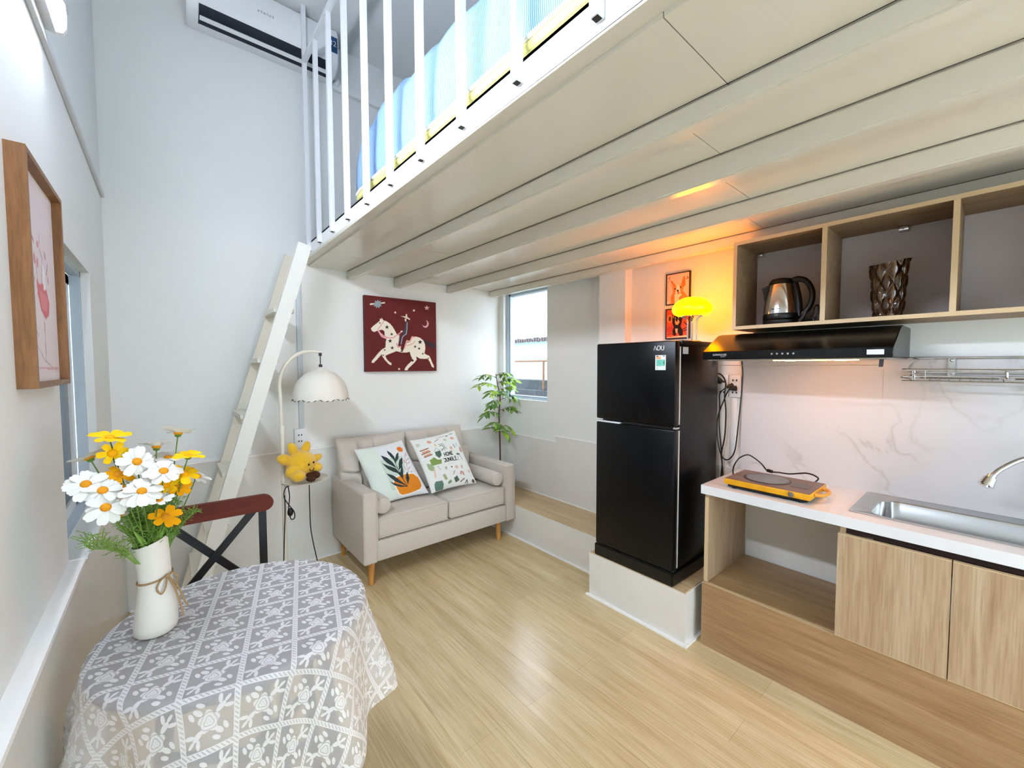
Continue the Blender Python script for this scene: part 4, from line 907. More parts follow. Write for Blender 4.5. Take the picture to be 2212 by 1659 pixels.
# ------------------------------------------------------------------ fridge, lamp, small pictures
def fridge():
    y0, y1, xf, xb, zt = 1.035, 1.522, 1.934, 2.43, 1.522
    r = thing('fridge', 'tall black two door fridge standing on the platform', 'fridge', (2.18, 1.28, .267))
    b = B(); box(b, (xf+.055, y0+.004, .335), (xb, y1-.004, zt-.004), 0, .006); obj('cabinet', b, M['fridge'], r)
    b = B(); prism(b, [(xf-.004, y0-.006), (xb+.006, y0-.006), (xb+.006, y1+.006), (xf-.004, y1+.006)], lambda u, v, w_: Vector((u, v, w_)), .267, .338); bmesh.ops.bevel(b, geom=list(b.edges), offset=.006, segments=2, affect='EDGES'); obj('base', b, M['black'], r)
    b = B(); box(b, (xf, y0, 1.088), (xf+.046, y1, zt), 0, .008); du = obj('door', b, M['fridge'], r)
    b = B(); box(b, (xf, y0, .342), (xf+.046, y1, 1.070), 0, .008); dl = obj('door', b, M['fridge'], r)
    b = B(); box(b, (xf+.005, y1-.16, 1.068), (xf+.04, y1-.002, 1.076), 0, .002); obj('notch_strip', b, M['white'], dl, label='white strip painted for the bright see-through notch')  # white strip paints the bright view through the handle notch
    b = B(); box(b, (xf+.004, y0+.01, 1.072), (xf+.05, y1-.18, 1.086), 0); obj('gap_filler', b, M['black'], r)
    b = B(); box(b, (xf+.006, y0-.002, 1.074), (xf+.05, y0+.055, 1.084), 0, .002); obj('hinge', b, M['chrome'], r, label='chrome hinge')
    b = B(); box(b, (xf+.012, y0+.002, .338), (xf+.05, y0+.05, .344), 0, .002); obj('hinge', b, M['chrome'], r, label='chrome hinge')
    b = B(); box(b, (xf+.048, y0+.001, 1.095), (xf+.056, y1-.004, zt-.03)); box(b, (xf+.048, y0+.001, .35), (xf+.056, y1-.004, 1.065)); obj('gasket', b, mat('pale_gasket', '#c9c6c0', .6), r, label='pale grey gasket')
    b = B(); box(b, (xf+.06, y0-.003, zt-.02), (xb+.012, y1, zt+.003), 0, .004); obj('top_cover', b, M['black'], r)
    Q = lambda y, z: (lambda u, v, w_: Vector((xf-.0006-w_, y-u, z+v)))
    b = B(); P = Q(1.127, 1.486); h, w_ = .011, .016
    for pts in ([(-.027, -h), (-.019, h), (-.011, -h)], [(-.006, -h), (-.008, 0), (-.004, h*.9), (.003, h), (.009, h*.6), (.009, -h*.6), (.003, -h), (-.003, -h), (-.008, -h*.3)], [(.015, h), (.015, -h*.5), (.019, -h), (.026, -h), (.029, -h*.5), (.029, h)]):
        tube(b, [P(u, v, .0) for u, v in pts], .0019, 6)
    obj('logo', b, mat('silver_ink', '#e4e6e8', .35), du, label='silver letters AQU')
    S = [('#e08a4a', [(.1, .1), (.55, .1), (.55, .26), (.1, .26)]), ('#f2d7b8', ell(.2, .18, .05, .05)), ('#f2d7b8', ell(.34, .18, .05, .05)), ('#f2d7b8', ell(.47, .18, .04, .05)), ('#3a4a46', [(.1, .05), (.28, .05), (.28, .085), (.1, .085)]), ('#3a4a46', [(.72, .05), (.9, .05), (.9, .085), (.72, .085)]),
         ('#7fd0c0', [(.1, .29), (.9, .29), (.9, .72), (.1, .72)]), ('#1f9e62', [(.9, .28), (.9, .70), (.72, .50)]), ('#2f6f62', [(.1, .705), (.55, .705), (.55, .73), (.1, .73)]), ('#b9d3cc', [(.1, .85), (.5, .82), (.9, .84)], .012), ('#7aa79c', [(.1, .93), (.2, .86)], .015), ('#4a9d86', [(.15, .38), (.6, .36)], .012), ('#4a9d86', [(.15, .48), (.55, .46)], .012), ('#4a9d86', [(.15, .58), (.55, .56)], .012)]
    print_panel('energy_label', 30, 40, lambda u, v: (xf-.0008, 1.144-u*.058, 1.449-v*.076), None, '#e8f0ec', S, M['paintg'], du)['label'] = 'white and green energy label'
    b = B(); box(b, (2.0, y0-.0045, 1.455), (2.055, y0-.003, 1.49), 0); obj('rating_label', b, mat('grey_label', '#a7a7a6', .5), r, label='grey rating label')
    return r
FRIDGE = fridge()
def table_lamp():
    c = Vector((2.235, 1.103, 1.5255))
    r = thing('table_lamp', 'glowing amber mushroom lamp with chrome stem on the fridge', 'lamp', tuple(c))
    b = B(); lathe(b, [(0, 0), (.048, 0), (.048, .004), (.04, .008), (0, .009)], c, 40); obj('base', b, mat('brass_plate', '#e0c878', .25, metal=1), r)
    b = B()
    for a in (20, 110, 200, 290):
        d = Vector((math.cos(R(a)), math.sin(R(a)), 0)); tube(b, [c+d*.022+Vector((0, 0, .007)), c+d*.022+Vector((0, 0, .10)), c+d*.024+Vector((0, 0, .118)), c+d*.036+Vector((0, 0, .134)), c+d*.055+Vector((0, 0, .142))], .0042, 10, smooth=5)
    tube(b, [c+Vector((0, 0, .007)), c+Vector((0, 0, .13))], .006, 10); obj('stem', b, M['chrome'], r)
    b = B(); lathe(b, [(.0, .142), (.05, .142), (.055, .145), (.0, .150)], c, 40); obj('shade_holder', b, M['chrome'], r)
    b = B(); pr = [(.055, .144), (.078, .147), (.096, .158), (.104, .174), (.103, .19), (.093, .21), (.074, .228), (.05, .240), (.025, .245), (.0, .2455)]
    lathe(b, pr, c, 48); obj('lamp_shade', b, mat('amber_glass', '#f0a000', .25, em=(1.0, .27, .0), ems=20.0), r, label='glowing amber glass shade')
table_lamp()
def dog_picture(z0, z1, label, bgc, S):
    y0, y1, x1 = 1.243, 1.402, XR; x0 = x1-.016; t = .006
    r = thing('dog_picture', label, 'picture', (XR, (y0+y1)/2, z0), 'framed dog pictures above the fridge')
    b = B()
    for lo, hi in (((x0, y0, z0), (x1, y0+t, z1)), ((x0, y1-t, z0), (x1, y1, z1)), ((x0, y0, z1-t), (x1, y1, z1)), ((x0, y0, z0), (x1, y1, z0+t))): box(b, lo, hi)
    obj('frame', b, mat('dark_frame', '#2a1614', .5), r)
    print_panel('print', 80, 100, lambda u, v: (x0+.004, y1-t-u*(y1-y0-2*t), z1-t-v*(z1-z0-2*t)), None, bgc, S, M['paintg'], r)
dog_picture(1.782, 1.98, 'upper framed picture of a tan and white dog with upright ears', '#eec3b4',
    [('#d9823e', [(.20, .98), (.18, .75), (.3, .58), (.7, .58), (.86, .72), (.84, .98)]), ('#f2e0cc', [(.36, .98), (.34, .7), (.5, .6), (.66, .7), (.66, .98)]), ('#c8742f', [(.16, .2), (.24, .22), (.42, .42), (.28, .55)]), ('#c8742f', [(.62, .42), (.72, .16), (.8, .1), (.84, .4), (.74, .5)]), ('#d9965e', [(.18, .26), (.34, .42), (.26, .48)]),
     ('#d98a46', [(.25, .52), (.32, .42), (.5, .38), (.68, .40), (.76, .52), (.68, .66), (.5, .72), (.33, .66)]), ('#f4e6d6', [(.45, .38), (.55, .38), (.60, .55), (.62, .66), (.5, .72), (.38, .66), (.41, .55)]), ('#2a1614', ell(.37, .5, .03, .03)), ('#2a1614', ell(.63, .47, .03, .03)), ('#1e1210', ell(.49, .57, .05, .035)), ('#d9566a', ell(.52, .64, .05, .05)), ('#e58a4a', [(.55, .8), (.8, .68), (.95, .8), (.95, .96), (.55, .96)]), ('#8a5a40', [(.06, .12), (.12, .06), (.1, .2), (.04, .24)], .01), ('#8a4a36', [(.86, .22), (.95, .2), (.9, .14)], .015), ('#f7efe8', [(.02, .90), (.10, .90), (.10, .98), (.02, .98)])])
dog_picture(1.566, 1.758, 'lower framed picture of a black and tan dog on red', '#d8532f',
    [('#e08a4a', ell(.15, .32, .14, .14)), ('#5a2a1c', ell(.15, .32, .06, .09)), ('#c0402a', [(.02, .62), (.3, .55), (.3, .8), (.02, .8)]), ('#1a1212', [(.24, .16), (.36, .24), (.58, .24), (.68, .18), (.72, .34), (.68, .54), (.62, .66), (.36, .66), (.28, .5)]), ('#c98a5a', [(.27, .2), (.34, .26), (.30, .32)]), ('#d9a26a', [(.40, .36), (.47, .38), (.54, .36), (.60, .46), (.52, .56), (.42, .54), (.38, .46)]), ('#1a1010', ell(.47, .4, .045, .035)), ('#f2d7c0', ell(.4, .31, .02, .02)), ('#f2d7c0', ell(.55, .31, .02, .02)),
     ('#1a1212', [(.34, .62), (.64, .6), (.74, .74), (.76, .92), (.62, .96), (.52, .8), (.4, .94), (.3, .9), (.28, .74)]), ('#e6b98a', [(.40, .68), (.52, .68), (.5, .84), (.44, .84)]), ('#8a3a20', [(.06, .88), (.2, .84), (.3, .88)], .02), ('#2a1412', [(.74, .72), (.94, .66)], .018), ('#2a1412', [(.76, .78), (.96, .74)], .018), ('#2a1412', [(.8, .48), (.96, .6)], .02), ('#f0d2b4', [(.02, .97), (.98, .93), (.98, 1), (.02, 1)])])

# ------------------------------------------------------------------ wall cupboard and what stands in it
def wall_cupboard():
    xf, xb, yl, yr_, z0, z1, t = 2.22, 2.4995, .886, -.75, 1.577, 2.016, .017
    r = thing('wall_cupboard', 'open oak wall cupboard with three bays under the loft', 'cupboard', (2.36, .1, z0))
    for nm, lo, hi in (('top_panel', (xf, yr_, z1-t), (xb, yl, z1)), ('bottom_panel', (xf, yr_, z0), (xb, yl, z0+t)), ('side_panel', (xf, yl-t, z0+t), (xb, yl, z1-t)), ('side_panel', (xf, yr_, z0+t), (xb, yr_+t, z1-t)), ('divider', (xf+.001, .500, z0+t), (xb-.02, .5185, z1-t)), ('divider', (xf+.001, .108, z0+t), (xb-.02, .1255, z1-t)), ('divider', (xf+.001, -.285, z0+t), (xb-.02, -.268, z1-t))):
        b = B(); box(b, lo, hi); box(b, (lo[0]-.0008, lo[1], lo[2]), (lo[0], hi[1], hi[2]), 1); obj(nm, b, [M['oakd'], M['edge']], r)
    b = B(); box(b, (xb-.008, yr_+t, z0+t), (xb-.002, yl-t, z1-t)); obj('back_panel', b, mat('grey_white_board', '#c3bcbc', .6), r)
    for y in (yl-t-.02, .285, -.1):
        b = B(); box(b, (xb-.05, y-.018, z1-t-.022), (xb-.009, y+.018, z1-t), 0, .004); tube(b, [(xb-.05, y, z1-t-.012), (xb-.056, y, z1-t-.012)], .006, 8); obj('hanger', b, M['chrome'], r, label='metal hanger bracket')
wall_cupboard()
def kettle():
    c = Vector((2.335, .705, 1.594)); K = Matrix.Rotation(R(0), 3, 'Z')
    r = thing('kettle', 'steel and black electric kettle in the left cupboard bay', 'kettle', tuple(c))
    b = B(); lathe(b, [(0, 0), (.082, 0), (.086, .006), (.086, .02), (.078, .026), (0, .026)], c, 40); obj('power_base', b, M['black'], r)
    pr = [(.076, .026), (.083, .034), (.083, .06), (.079, .10), (.070, .15), (.060, .19), (.056, .20)]
    b = B(); lathe(b, [(0, .026)]+pr+[(0, .2)], c, 48); obj('body', b, M['chrome'], r, label='shiny steel body')
    b = B(); lathe(b, [(.0835, .027), (.0855, .03), (.0855, .05), (.0835, .054)], c, 48); obj('lower_band', b, M['black'], r)
    b = B(); lathe(b, [(.057, .197), (.06, .2), (.058, .212), (.048, .224), (.02, .23), (0, .23)], c, 40); obj('lid', b, M['black'], r)
    fy = Vector((-.12, 1, 0)).normalized()
    b = B(); prism(b, [(.055, .20), (.092, .188), (.084, .165), (.076, .12), (.082, .06), (.06, .06), (.05, .15)], lambda u, v, w_: c+fy*u+Vector((fy.y, -fy.x, 0))*w_+Vector((0, 0, v)), -.02, .02); obj('spout', b, M['black'], r)
    b = B(); h = -fy; pts = [(.045, .212), (.075, .218), (.112, .205), (.138, .165), (.143, .12), (.128, .075), (.095, .045), (.07, .04)]
    tube(b, [c+h*u+Vector((0, 0, v)) for u, v in pts], .014, 10, smooth=5, flat=(1, .9)); tube(b, [c+h*.064+Vector((0, 0, .2)), c+h*.083+Vector((0, 0, .12)), c+h*.088+Vector((0, 0, .04))], .016, 10, smooth=4); obj('handle', b, M['black'], r)
    b = B(); q = c+Vector((-.0795, -.02, .075))
    for dy, w_ in ((0, .02), (.024, .016)): box(b, (q.x-.0035, q.y+dy, q.z-.002), (q.x+.004, q.y+dy+w_, q.z+.002))
    obj('lettering', b, M['black'], r, label='small dark print')
    kettle_cord(r)
    r.scale = (.9, .88, 1)
def kettle_cord(k):
    b = B(); tube(b, [(2.30, .60, 1.603), (2.28, .575, 1.602), (2.285, .545, 1.62), (2.29, .535, 1.665), (2.30, .522, 1.67), (2.31, .524, 1.63), (2.30, .55, 1.605), (2.29, .575, 1.606), (2.28, .545, 1.612), (2.275, .53, 1.60)], .0042, 6, smooth=5)
    r = obj('power_cord', b, M['black'], k)
    b = B(); tube(b, [(2.27, .593, 1.602), (2.265, .58, 1.618), (2.262, .565, 1.645)], lambda t: .013-.006*t, 10); tube(b, [(2.27, .596, 1.601), (2.272, .61, 1.596)], .0022, 6); obj('plug', b, M['black'], r)
kettle()
def glass_vase():
    c = Vector((2.35, .312, 1.5945)); b = B(); n, k = 126, 80; rings = []
    def rad(h): return .037+.022*(h/.235)**1.1+.002*math.sin(h*26)
    for side in (0, 1):
        for i in range(k+1):
            h = .235*i/k; 
            if side: h = .235-h*.93
            ring = []
            for j in range(n):
                a = 2*math.pi*j/n; kk = math.pi*h/.098
                q = abs(math.cos(3.5*a+kk)*math.cos(3.5*a-kk))
                rr = rad(h)+(.011*min(1, q*1.25)**.6 if not side else -.006)
                top = .012*math.sin(a*1.0+2.2)*(h/.235)**3
                ring.append(b.verts.new(c+Vector((rr*math.cos(a), rr*math.sin(a), h+top))))
            rings.append(ring)
    for A, C in zip(rings, rings[1:]):
        for j in range(n): b.faces.new((A[j], A[(j+1) % n], C[(j+1) % n], C[j]))
    b.faces.new(rings[0][::-1]); b.faces.new(rings[-1])
    m = bpy.data.materials.new('smoky_amber_glass'); m.use_nodes = True; nt = m.node_tree; nt.nodes.clear(); N = nt.nodes.new
    t = N('ShaderNodeBsdfTransparent'); t.inputs[0].default_value = (.62, .47, .33, 1); g = N('ShaderNodeBsdfGlossy'); g.inputs['Roughness'].default_value = .05; g.inputs[0].default_value = (.95, .92, .88, 1)
    f = N('ShaderNodeLayerWeight'); f.inputs[0].default_value = .42; mx = N('ShaderNodeMixShader'); o = N('ShaderNodeOutputMaterial')
    nt.links.new(f.outputs['Fresnel'], mx.inputs[0]); nt.links.new(t.outputs[0], mx.inputs[1]); nt.links.new(g.outputs[0], mx.inputs[2]); nt.links.new(mx.outputs[0], o.inputs[0])
    tag(obj('glass_vase', b, m, None, tuple(c), sharp=70), 'bubbled amber glass vase in the middle cupboard bay', 'vase')
glass_vase()

# ------------------------------------------------------------------ hood, rack, sockets and cords
def hood():
    y0, y1 = .252, .956; P = lambda u, v, w_: Vector((u, w_, v))
    r = thing('cooker_hood', 'black slanted cooker hood under the wall cupboard', 'cooker hood', (2.28, .6, 1.42))
    b = B(); prism(b, [(2.05, 1.425), (2.05, 1.463), (2.215, 1.548), (2.26, 1.557), (2.485, 1.557), (2.485, 1.425)], P, y0, y1); bmesh.ops.bevel(b, geom=list(b.edges), offset=.003, segments=2, affect='EDGES'); obj('body', b, M['hood'], r)
    b = B(); box(b, (2.07, y0+.02, 1.419), (2.47, y1-.02, 1.4255)); obj('underside', b, mat('grey_steel_panel', '#b9b4aa', .4, metal=.4), r)
    for la, lb in (((2.105, .36, 1.4165), (2.114, .66, 1.4195)), ((2.10, .40, 1.4155), (2.122, .43, 1.4195)), ((2.10, .58, 1.4155), (2.122, .61, 1.4195))):
        b = B(); box(b, la, lb); obj('light', b, mat('hood_glow', '#ffffff', .5, em=(1, .34, .035), ems=115.0), r, label='glowing warm strip light')
    for ya in (y0+.035, y1-.045):
        b = B(); prism(b, [(2.072, 1.42), (2.085, 1.42), (2.075, 1.395), (2.062, 1.390)], P, ya-.006, ya+.006); obj('bracket', b, M['black'], r)
    b = B(); tube(b, [(2.068, y0+.035, 1.396), (2.068, y1-.045, 1.396)], .0016, 6); obj('visor_rod', b, M['steel'], r)
    for i in range(5):
        b = B(); y = .648-i*.0205; tube(b, [(2.0505, y, 1.447), (2.0465, y, 1.447)], .0042, 12); obj('button', b, M['chrome'], r, label='round chrome button')
    b = B(); text_bm(b, 'SUNHOUSE', lambda u, v, w_: Vector((2.0495-w_, .872-u, 1.447+v)), .0125); box(b, (2.0488, .846, 1.4378), (2.0498, .868, 1.4390)); obj('logo', b, mat('silver_ink2', '#e4e6e8', .35), r, label='silver logo lettering')
    b = B(); box(b, (2.0488, .277, 1.437), (2.05, .327, 1.456)); obj('sticker', b, mat('white_sticker', '#dfe3ea', .5), r, label='white sticker')
    return r
HOOD = hood()
def rack():
    xw, xf, yl, yr_ = 2.486, 2.37, .242, -.62
    r = thing('wire_rack', 'chrome wire wall rack above the sink', 'rack', (2.43, -.2, 1.33)); b = B(); k = .0038
    zr, zf, zb = 1.426, 1.378, 1.33
    tube(b, [(xw-.012, yr_, zr), (xw-.012, yl-.05, zr), (xw-.02, yl-.02, zr-.006), (xf+.03, yl, zf+.008), (xf, yl-.012, zf), (xf, yl-.05, zf), (xf, yr_, zf)], k, 8, smooth=4)
    tube(b, [(xw-.012, yr_, 1.365), (xw-.012, yl-.05, 1.365), (xw-.02, yl-.02, 1.363), (xf+.03, yl, 1.352), (xf+.01, yl-.012, 1.352)], k*.8, 8, smooth=4)
    tube(b, [(xw-.012, yr_, zb+.018), (xw-.012, yl-.04, zb+.018), (xf+.03, yl-.006, zb+.006), (xf, yl-.012, zb), (xf, yl-.05, zb), (xf, yr_, zb)], k, 8, smooth=4)
    obj('rim', b, M['chrome'], r); b = B(); y = yl-.06
    while y > yr_: tube(b, [(xw-.012, y, zb+.016), (xf, y, zb)], .0018, 6); y -= .028
    for q in (.3, .6): tube(b, [(xw+(xf-xw)*q, yl-.03, zb+.012), (xw+(xf-xw)*q, yr_, zb+.012)], .002, 6)
    for x, y in ((xf, yl-.05), (xw-.04, yl-.012), (xw-.07, yl-.008)): tube(b, [(x, y, zb+.004), (x, y, zf+.004)], .002, 6)
    obj('grid', b, M['chrome'], r)
    for y in (.125, -.35):
        b = B(); box(b, (xw-.008, y-.011, 1.345), (xw, y+.011, 1.428)); 
        for z in (1.415, 1.362): blob(b, (xw-.009, y, z), (.003, .006, .006), sub=2)
        obj('bracket', b, M['steel'], r)
    b = B(); tube(b, [(xf, -.02, zf), (xf+.02, -.02, 1.37), (xf+.02, -.022, 1.345)], .004, 8); lathe(b, [(0, 0), (.018, .002), (.02, .006), (.012, .01), (0, .011)], (xf+.02, -.022, 1.338), 20); obj('hook', b, M['chrome'], r)
rack()
wall_socket('wall_socket', 'white wall socket half hidden behind the fridge edge', (2.488, 1.008, 1.212), (XR, 1.072, 1.34), 0, [(2.487, y, z) for y in (1.03, 1.05) for z in (1.24, 1.30)])
wall_socket('wall_socket', 'white wall socket with black plugs next to the backsplash', (2.486, .937, 1.212), (XR, 1.002, 1.34), 0, [(2.485, y, z) for y in (.96, .98) for z in (1.24, 1.31)])
b = B(); box(b, (2.492, .958, .806), (XR, .99, 1.21), 0, .003); tag(obj('cable_trunking', b, M['white'], None, (2.496, .974, .806)), 'white vertical trunking between the wall sockets and the worktop', 'trunking')
def cord(owner, pts, r_, plugs):
    b = B(); tube(b, pts, r_, 8, smooth=6); r = obj('power_cord', b, M['black'], owner, label='black power cord')
    for a, c, k in plugs:
        b = B(); tube(b, [a, Vector(a).lerp(Vector(c), .6), c], lambda t: k*(1-.45*t), 10); obj('plug', b, M['black'], r)
cord(FRIDGE, [(2.476, 1.05, 1.30), (2.44, 1.062, 1.335), (2.44, 1.04, 1.348), (2.45, 1.02, 1.33), (2.458, 1.008, 1.29), (2.46, 1.014, 1.22), (2.462, 1.006, 1.13), (2.462, 1.009, .99), (2.462, 1.026, .88), (2.46, 1.02, .82), (2.46, 1.024, .75), (2.46, 1.03, .60)], .0042, [((2.485, 1.05, 1.30), (2.455, 1.056, 1.325), .017)])
cord(HOOD, [(2.47, .929, 1.42), (2.478, .926, 1.34), (2.474, .929, 1.23), (2.47, .94, 1.06), (2.468, .953, .92), (2.466, .974, .866), (2.464, 1.0, .85), (2.464, 1.026, .87), (2.464, 1.046, .94), (2.464, 1.054, 1.015), (2.466, 1.05, 1.10), (2.466, 1.02, 1.194), (2.462, .995, 1.25), (2.47, .978, 1.265)], .0036, [((2.484, .962, 1.265), (2.462, .985, 1.262), .016)])

# ------------------------------------------------------------------ worktop, base cabinet, sink, tap, hotplate
def kitchen_base():
    xf = 2.02; yl, yr_ = .915, -.85
    b = B()
    sx0, sx1, sy0, sy1 = 2.118, 2.40, -.36, .318
    x0, x1, y0, y1, z0, z1 = 2.013, 2.4855, -.88, .933, .762, .805
    box(b, (x0, sy1, z0), (x1, y1, z1)); box(b, (x0, y0, z0), (x1, sy0, z1)); box(b, (x0, sy0, z0), (sx0, sy1, z1)); box(b, (sx1, sy0, z0), (x1, sy1, z1))
    bmesh.ops.remove_doubles(b, verts=b.verts, dist=.0001)
    tag(obj('worktop', b, M['counter'], None, (2.25, .03, z0)), 'white stone worktop with a sink cut into it', 'worktop')
    r = thing('base_cabinet', 'oak kitchen base cabinet with open bay and doors', 'cabinet', (2.25, .03, 0))
    b = B(); box(b, (2.022, .897, .322), (2.484, .915, .762)); box(b, (2.0212, .897, .322), (2.022, .915, .745), 1); obj('side_panel', b, [M['oak'], M['edge']], r)
    b = B(); box(b, (2.014, yr_, .0), (2.032, yl+.004, .317)); box(b, (2.0138, yr_, .317), (2.032, yl+.004, .3185), 1); box(b, (2.0138, yl+.0035, 0), (2.032, yl+.0045, .317), 1); obj('plinth_panel', b, [M['oakh'], M['edge']], r)
    b = B(); box(b, (2.03, yr_, .30), (2.484, .897, .322)); obj('bottom_panel', b, M['oakh'], r)
    b = B(); box(b, (2.03, .367, .322), (2.484, .385, .762)); obj('divider', b, M['oak'], r)
    b = B(); box(b, (2.04, yr_, .735), (2.055, .385, .762)); box(b, (2.04, .385, .752), (2.06, .897, .762)); obj('front_rail', b, M['dark_gap'], r, label='dark brown front rail')
    for a, c in ((.0795, .387), (-.228, .0765), (-.536, -.231), (-.844, -.539)):
        b = B(); box(b, (2.006, a, .3225), (2.024, c, .7355)); box(b, (2.0055, a, .733), (2.0245, c, .736), 1); box(b, (2.0055, a, .322), (2.0245, c, .324), 1); obj('door', b, [M['oak'], M['edge']], r)
    s = thing('sink', 'stainless steel single bowl sink set into the worktop', 'sink', (2.26, -.02, .6))
    b = B(); zt = .8085; ox0, ox1, oy0, oy1 = 2.098, 2.472, -.42, .374; ix0, ix1, iy0, iy1 = sx0+.006, sx1-.006, sy0+.006, sy1-.006
    def rr(x0, x1, y0, y1, q, z, n=6):
        o = []
        for cx, cy_, a0 in ((x1-q, y1-q, 0), (x0+q, y1-q, 90), (x0+q, y0+q, 180), (x1-q, y0+q, 270)):
            for i in range(n+1): a = R(a0+90*i/n); o.append(b.verts.new((cx+q*math.cos(a), cy_+q*math.sin(a), z)))
        return o
    L = [rr(ox0, ox1, oy0, oy1, .012, .8055), rr(ox0, ox1, oy0, oy1, .012, zt+.002), rr(ox0+.008, ox1-.008, oy0+.008, oy1-.008, .012, zt+.003), rr(ox0+.014, ox1-.014, oy0+.014, oy1-.014, .012, zt-.001), rr(ix0-.006, ix1+.006, iy0-.006, iy1+.006, .062, zt-.001), rr(ix0, ix1, iy0, iy1, .06, zt-.006), rr(ix0+.004, ix1-.004, iy0+.004, iy1-.004, .058, .70), rr(ix0+.012, ix1-.012, iy0+.012, iy1-.012, .055, .635), rr(ix0+.05, ix1-.05, iy0+.05, iy1-.05, .04, .615)]
    for A, C in zip(L, L[1:]):
        for i in range(len(A)): b.faces.new((A[i], A[(i+1) % len(A)], C[(i+1) % len(A)], C[i]))
    b.faces.new(L[-1]); obj('basin', b, M['steel'], s, sharp=50)
    b = B(); tube(b, [(2.20, iy1-.001, .765), (2.20, iy1-.008, .765)], .008, 12); obj('overflow', b, M['chrome'], s)
    f = thing('tap', 'chrome tap with flexible neck above the sink', 'tap', (2.475, -.2, 1.0))
    b = B(); tube(b, [(2.3, .004, .985), (2.305, -.004, .998), (2.32, -.02, 1.018), (2.35, -.065, 1.055), (2.39, -.12, 1.07), (2.43, -.17, 1.055), (2.45, -.2, 1.01)], .0085, 12, smooth=6); obj('neck', b, M['steel'], f)
    b = B(); d = Vector((-.35, .35, -.87)).normalized(); c = Vector((2.3, .006, .982)); tube(b, [c-d*.012, c], .013, 16); tube(b, [c, c+d*.03, c+d*.032], lambda t: .017+.006*min(1, t*1.6), 20); tube(b, [c+d*.030, c+d*.037], .012, 16); obj('spout', b, M['chrome'], f)
    b = B(); tube(b, [(2.486, -.2, 1.0), (2.44, -.2, 1.0)], .02, 16); tube(b, [(2.45, -.2, 1.0), (2.45, -.2, 1.045)], .013, 12); tube(b, [(2.45, -.2, 1.0), (2.43, -.2, .95)], .01, 10); obj('body', b, M['chrome'], f)
kitchen_base()
def hotplate():
    x0, x1, y0, y1, z0, z1 = 2.055, 2.305, .492, .842, .823, .850
    r = thing('hotplate', 'yellow and brown electric hotplate on the worktop end', 'hotplate', ((x0+x1)/2, (y0+y1)/2, .805))
    top = mat('brown_wood_print', '#5d4434', .35, var=(7, '#70533f')); yel = mat('yellow_wood', '#e5ab17', .4, var=(22, '#d89c12'))
    b = B(); box(b, (x0, y0, z0), (x1, y1, z1), 0, .004); box(b, (x0+.004, y0+.004, z1-.001), (x1-.004, y1-.004, z1+.0015), 1)
    obj('housing', b, [yel, top], r)
    b = B(); box(b, (x0+.01, y0+.015, .812), (x1-.01, y1-.015, z0)); obj('underside', b, M['black'], r)
    cx, cy_ = (x0+x1)/2+.005, y1-.145
    b = B(); lathe(b, [(0, 0), (.098, 0), (.098, .003), (.096, .0035), (.0, .0035)], (cx, cy_, z1), 56, 1); lathe(b, [(0, .003), (.087, .003), (.087, .0042), (0, .0042)], (cx, cy_, z1), 56, 0); obj('heating_plate', b, [mat('grey_plate', '#606365', .22), mat('dark_ring', '#3d322d', .5)], r)
    b = B(); box(b, (cx-.05, y0+.03, z1+.001), (cx+.03, y0+.10, z1+.0028)); obj('control_plate', b, mat('grey_print', '#4d4845', .35), r)
    b = B(); tube(b, [(x0+.001, y0+.068, .838), (x0-.012, y0+.068, .838)], .0105, 20); lathe(b, [(0, 0), (0, 0)], (x0, y0, z0), 3) if 0 else None; obj('knob', b, M['chrome'], r, label='round chrome knob')
    b = B(); blob(b, (x0-.0005, y0+.078, .847), (.0015, .0022, .0022), sub=2); obj('indicator', b, mat('red_led', '#a0301c', .4), r)
    for (ya, s) in ((y0, -1),):
        b = B(); tube(b, [(x0+.06, ya, .838), (x0+.075, ya+s*.026, .838), (x0+.125, ya+s*.034, .838), (x0+.175, ya+s*.026, .838), (x0+.19, ya, .838)], .0075, 10, smooth=5); obj('handle', b, mat('orange_handle', '#d79a3a', .4), r)
    for x in (x0+.03, x1-.03):
        for y in (y0+.04, y1-.04):
            b = B(); tube(b, [(x, y, .805), (x, y, .824)], .014, 16); obj('foot', b, M['black'], r)
    b = B(); tube(b, [(2.30, .895, .812), (2.335, .91, .832), (2.37, .912, .862), (2.385, .895, .892), (2.39, .86, .912), (2.39, .83, .903), (2.385, .79, .878), (2.37, .764, .856), (2.345, .74, .852), (2.36, .70, .853), (2.37, .66, .852), (2.38, .615, .862), (2.38, .59, .868), (2.375, .56, .866), (2.355, .535, .858), (2.33, .54, .845), (2.306, .545, .838)], .0036, 8, smooth=6); tube(b, [(2.36, .752, .853), (2.35, .728, .853)], .0085, 10); obj('cord', b, M['black'], r)
    cord(r, [(2.475, .99, 1.27), (2.455, 1.015, 1.26), (2.46, 1.042, 1.225), (2.468, 1.043, 1.16), (2.47, 1.045, 1.05), (2.47, 1.03, .9), (2.47, 1.02, .78), (2.47, 1.02, .62)], .0032, [((2.486, .982, 1.282), (2.462, 1.0, 1.272), .013)])
hotplate()

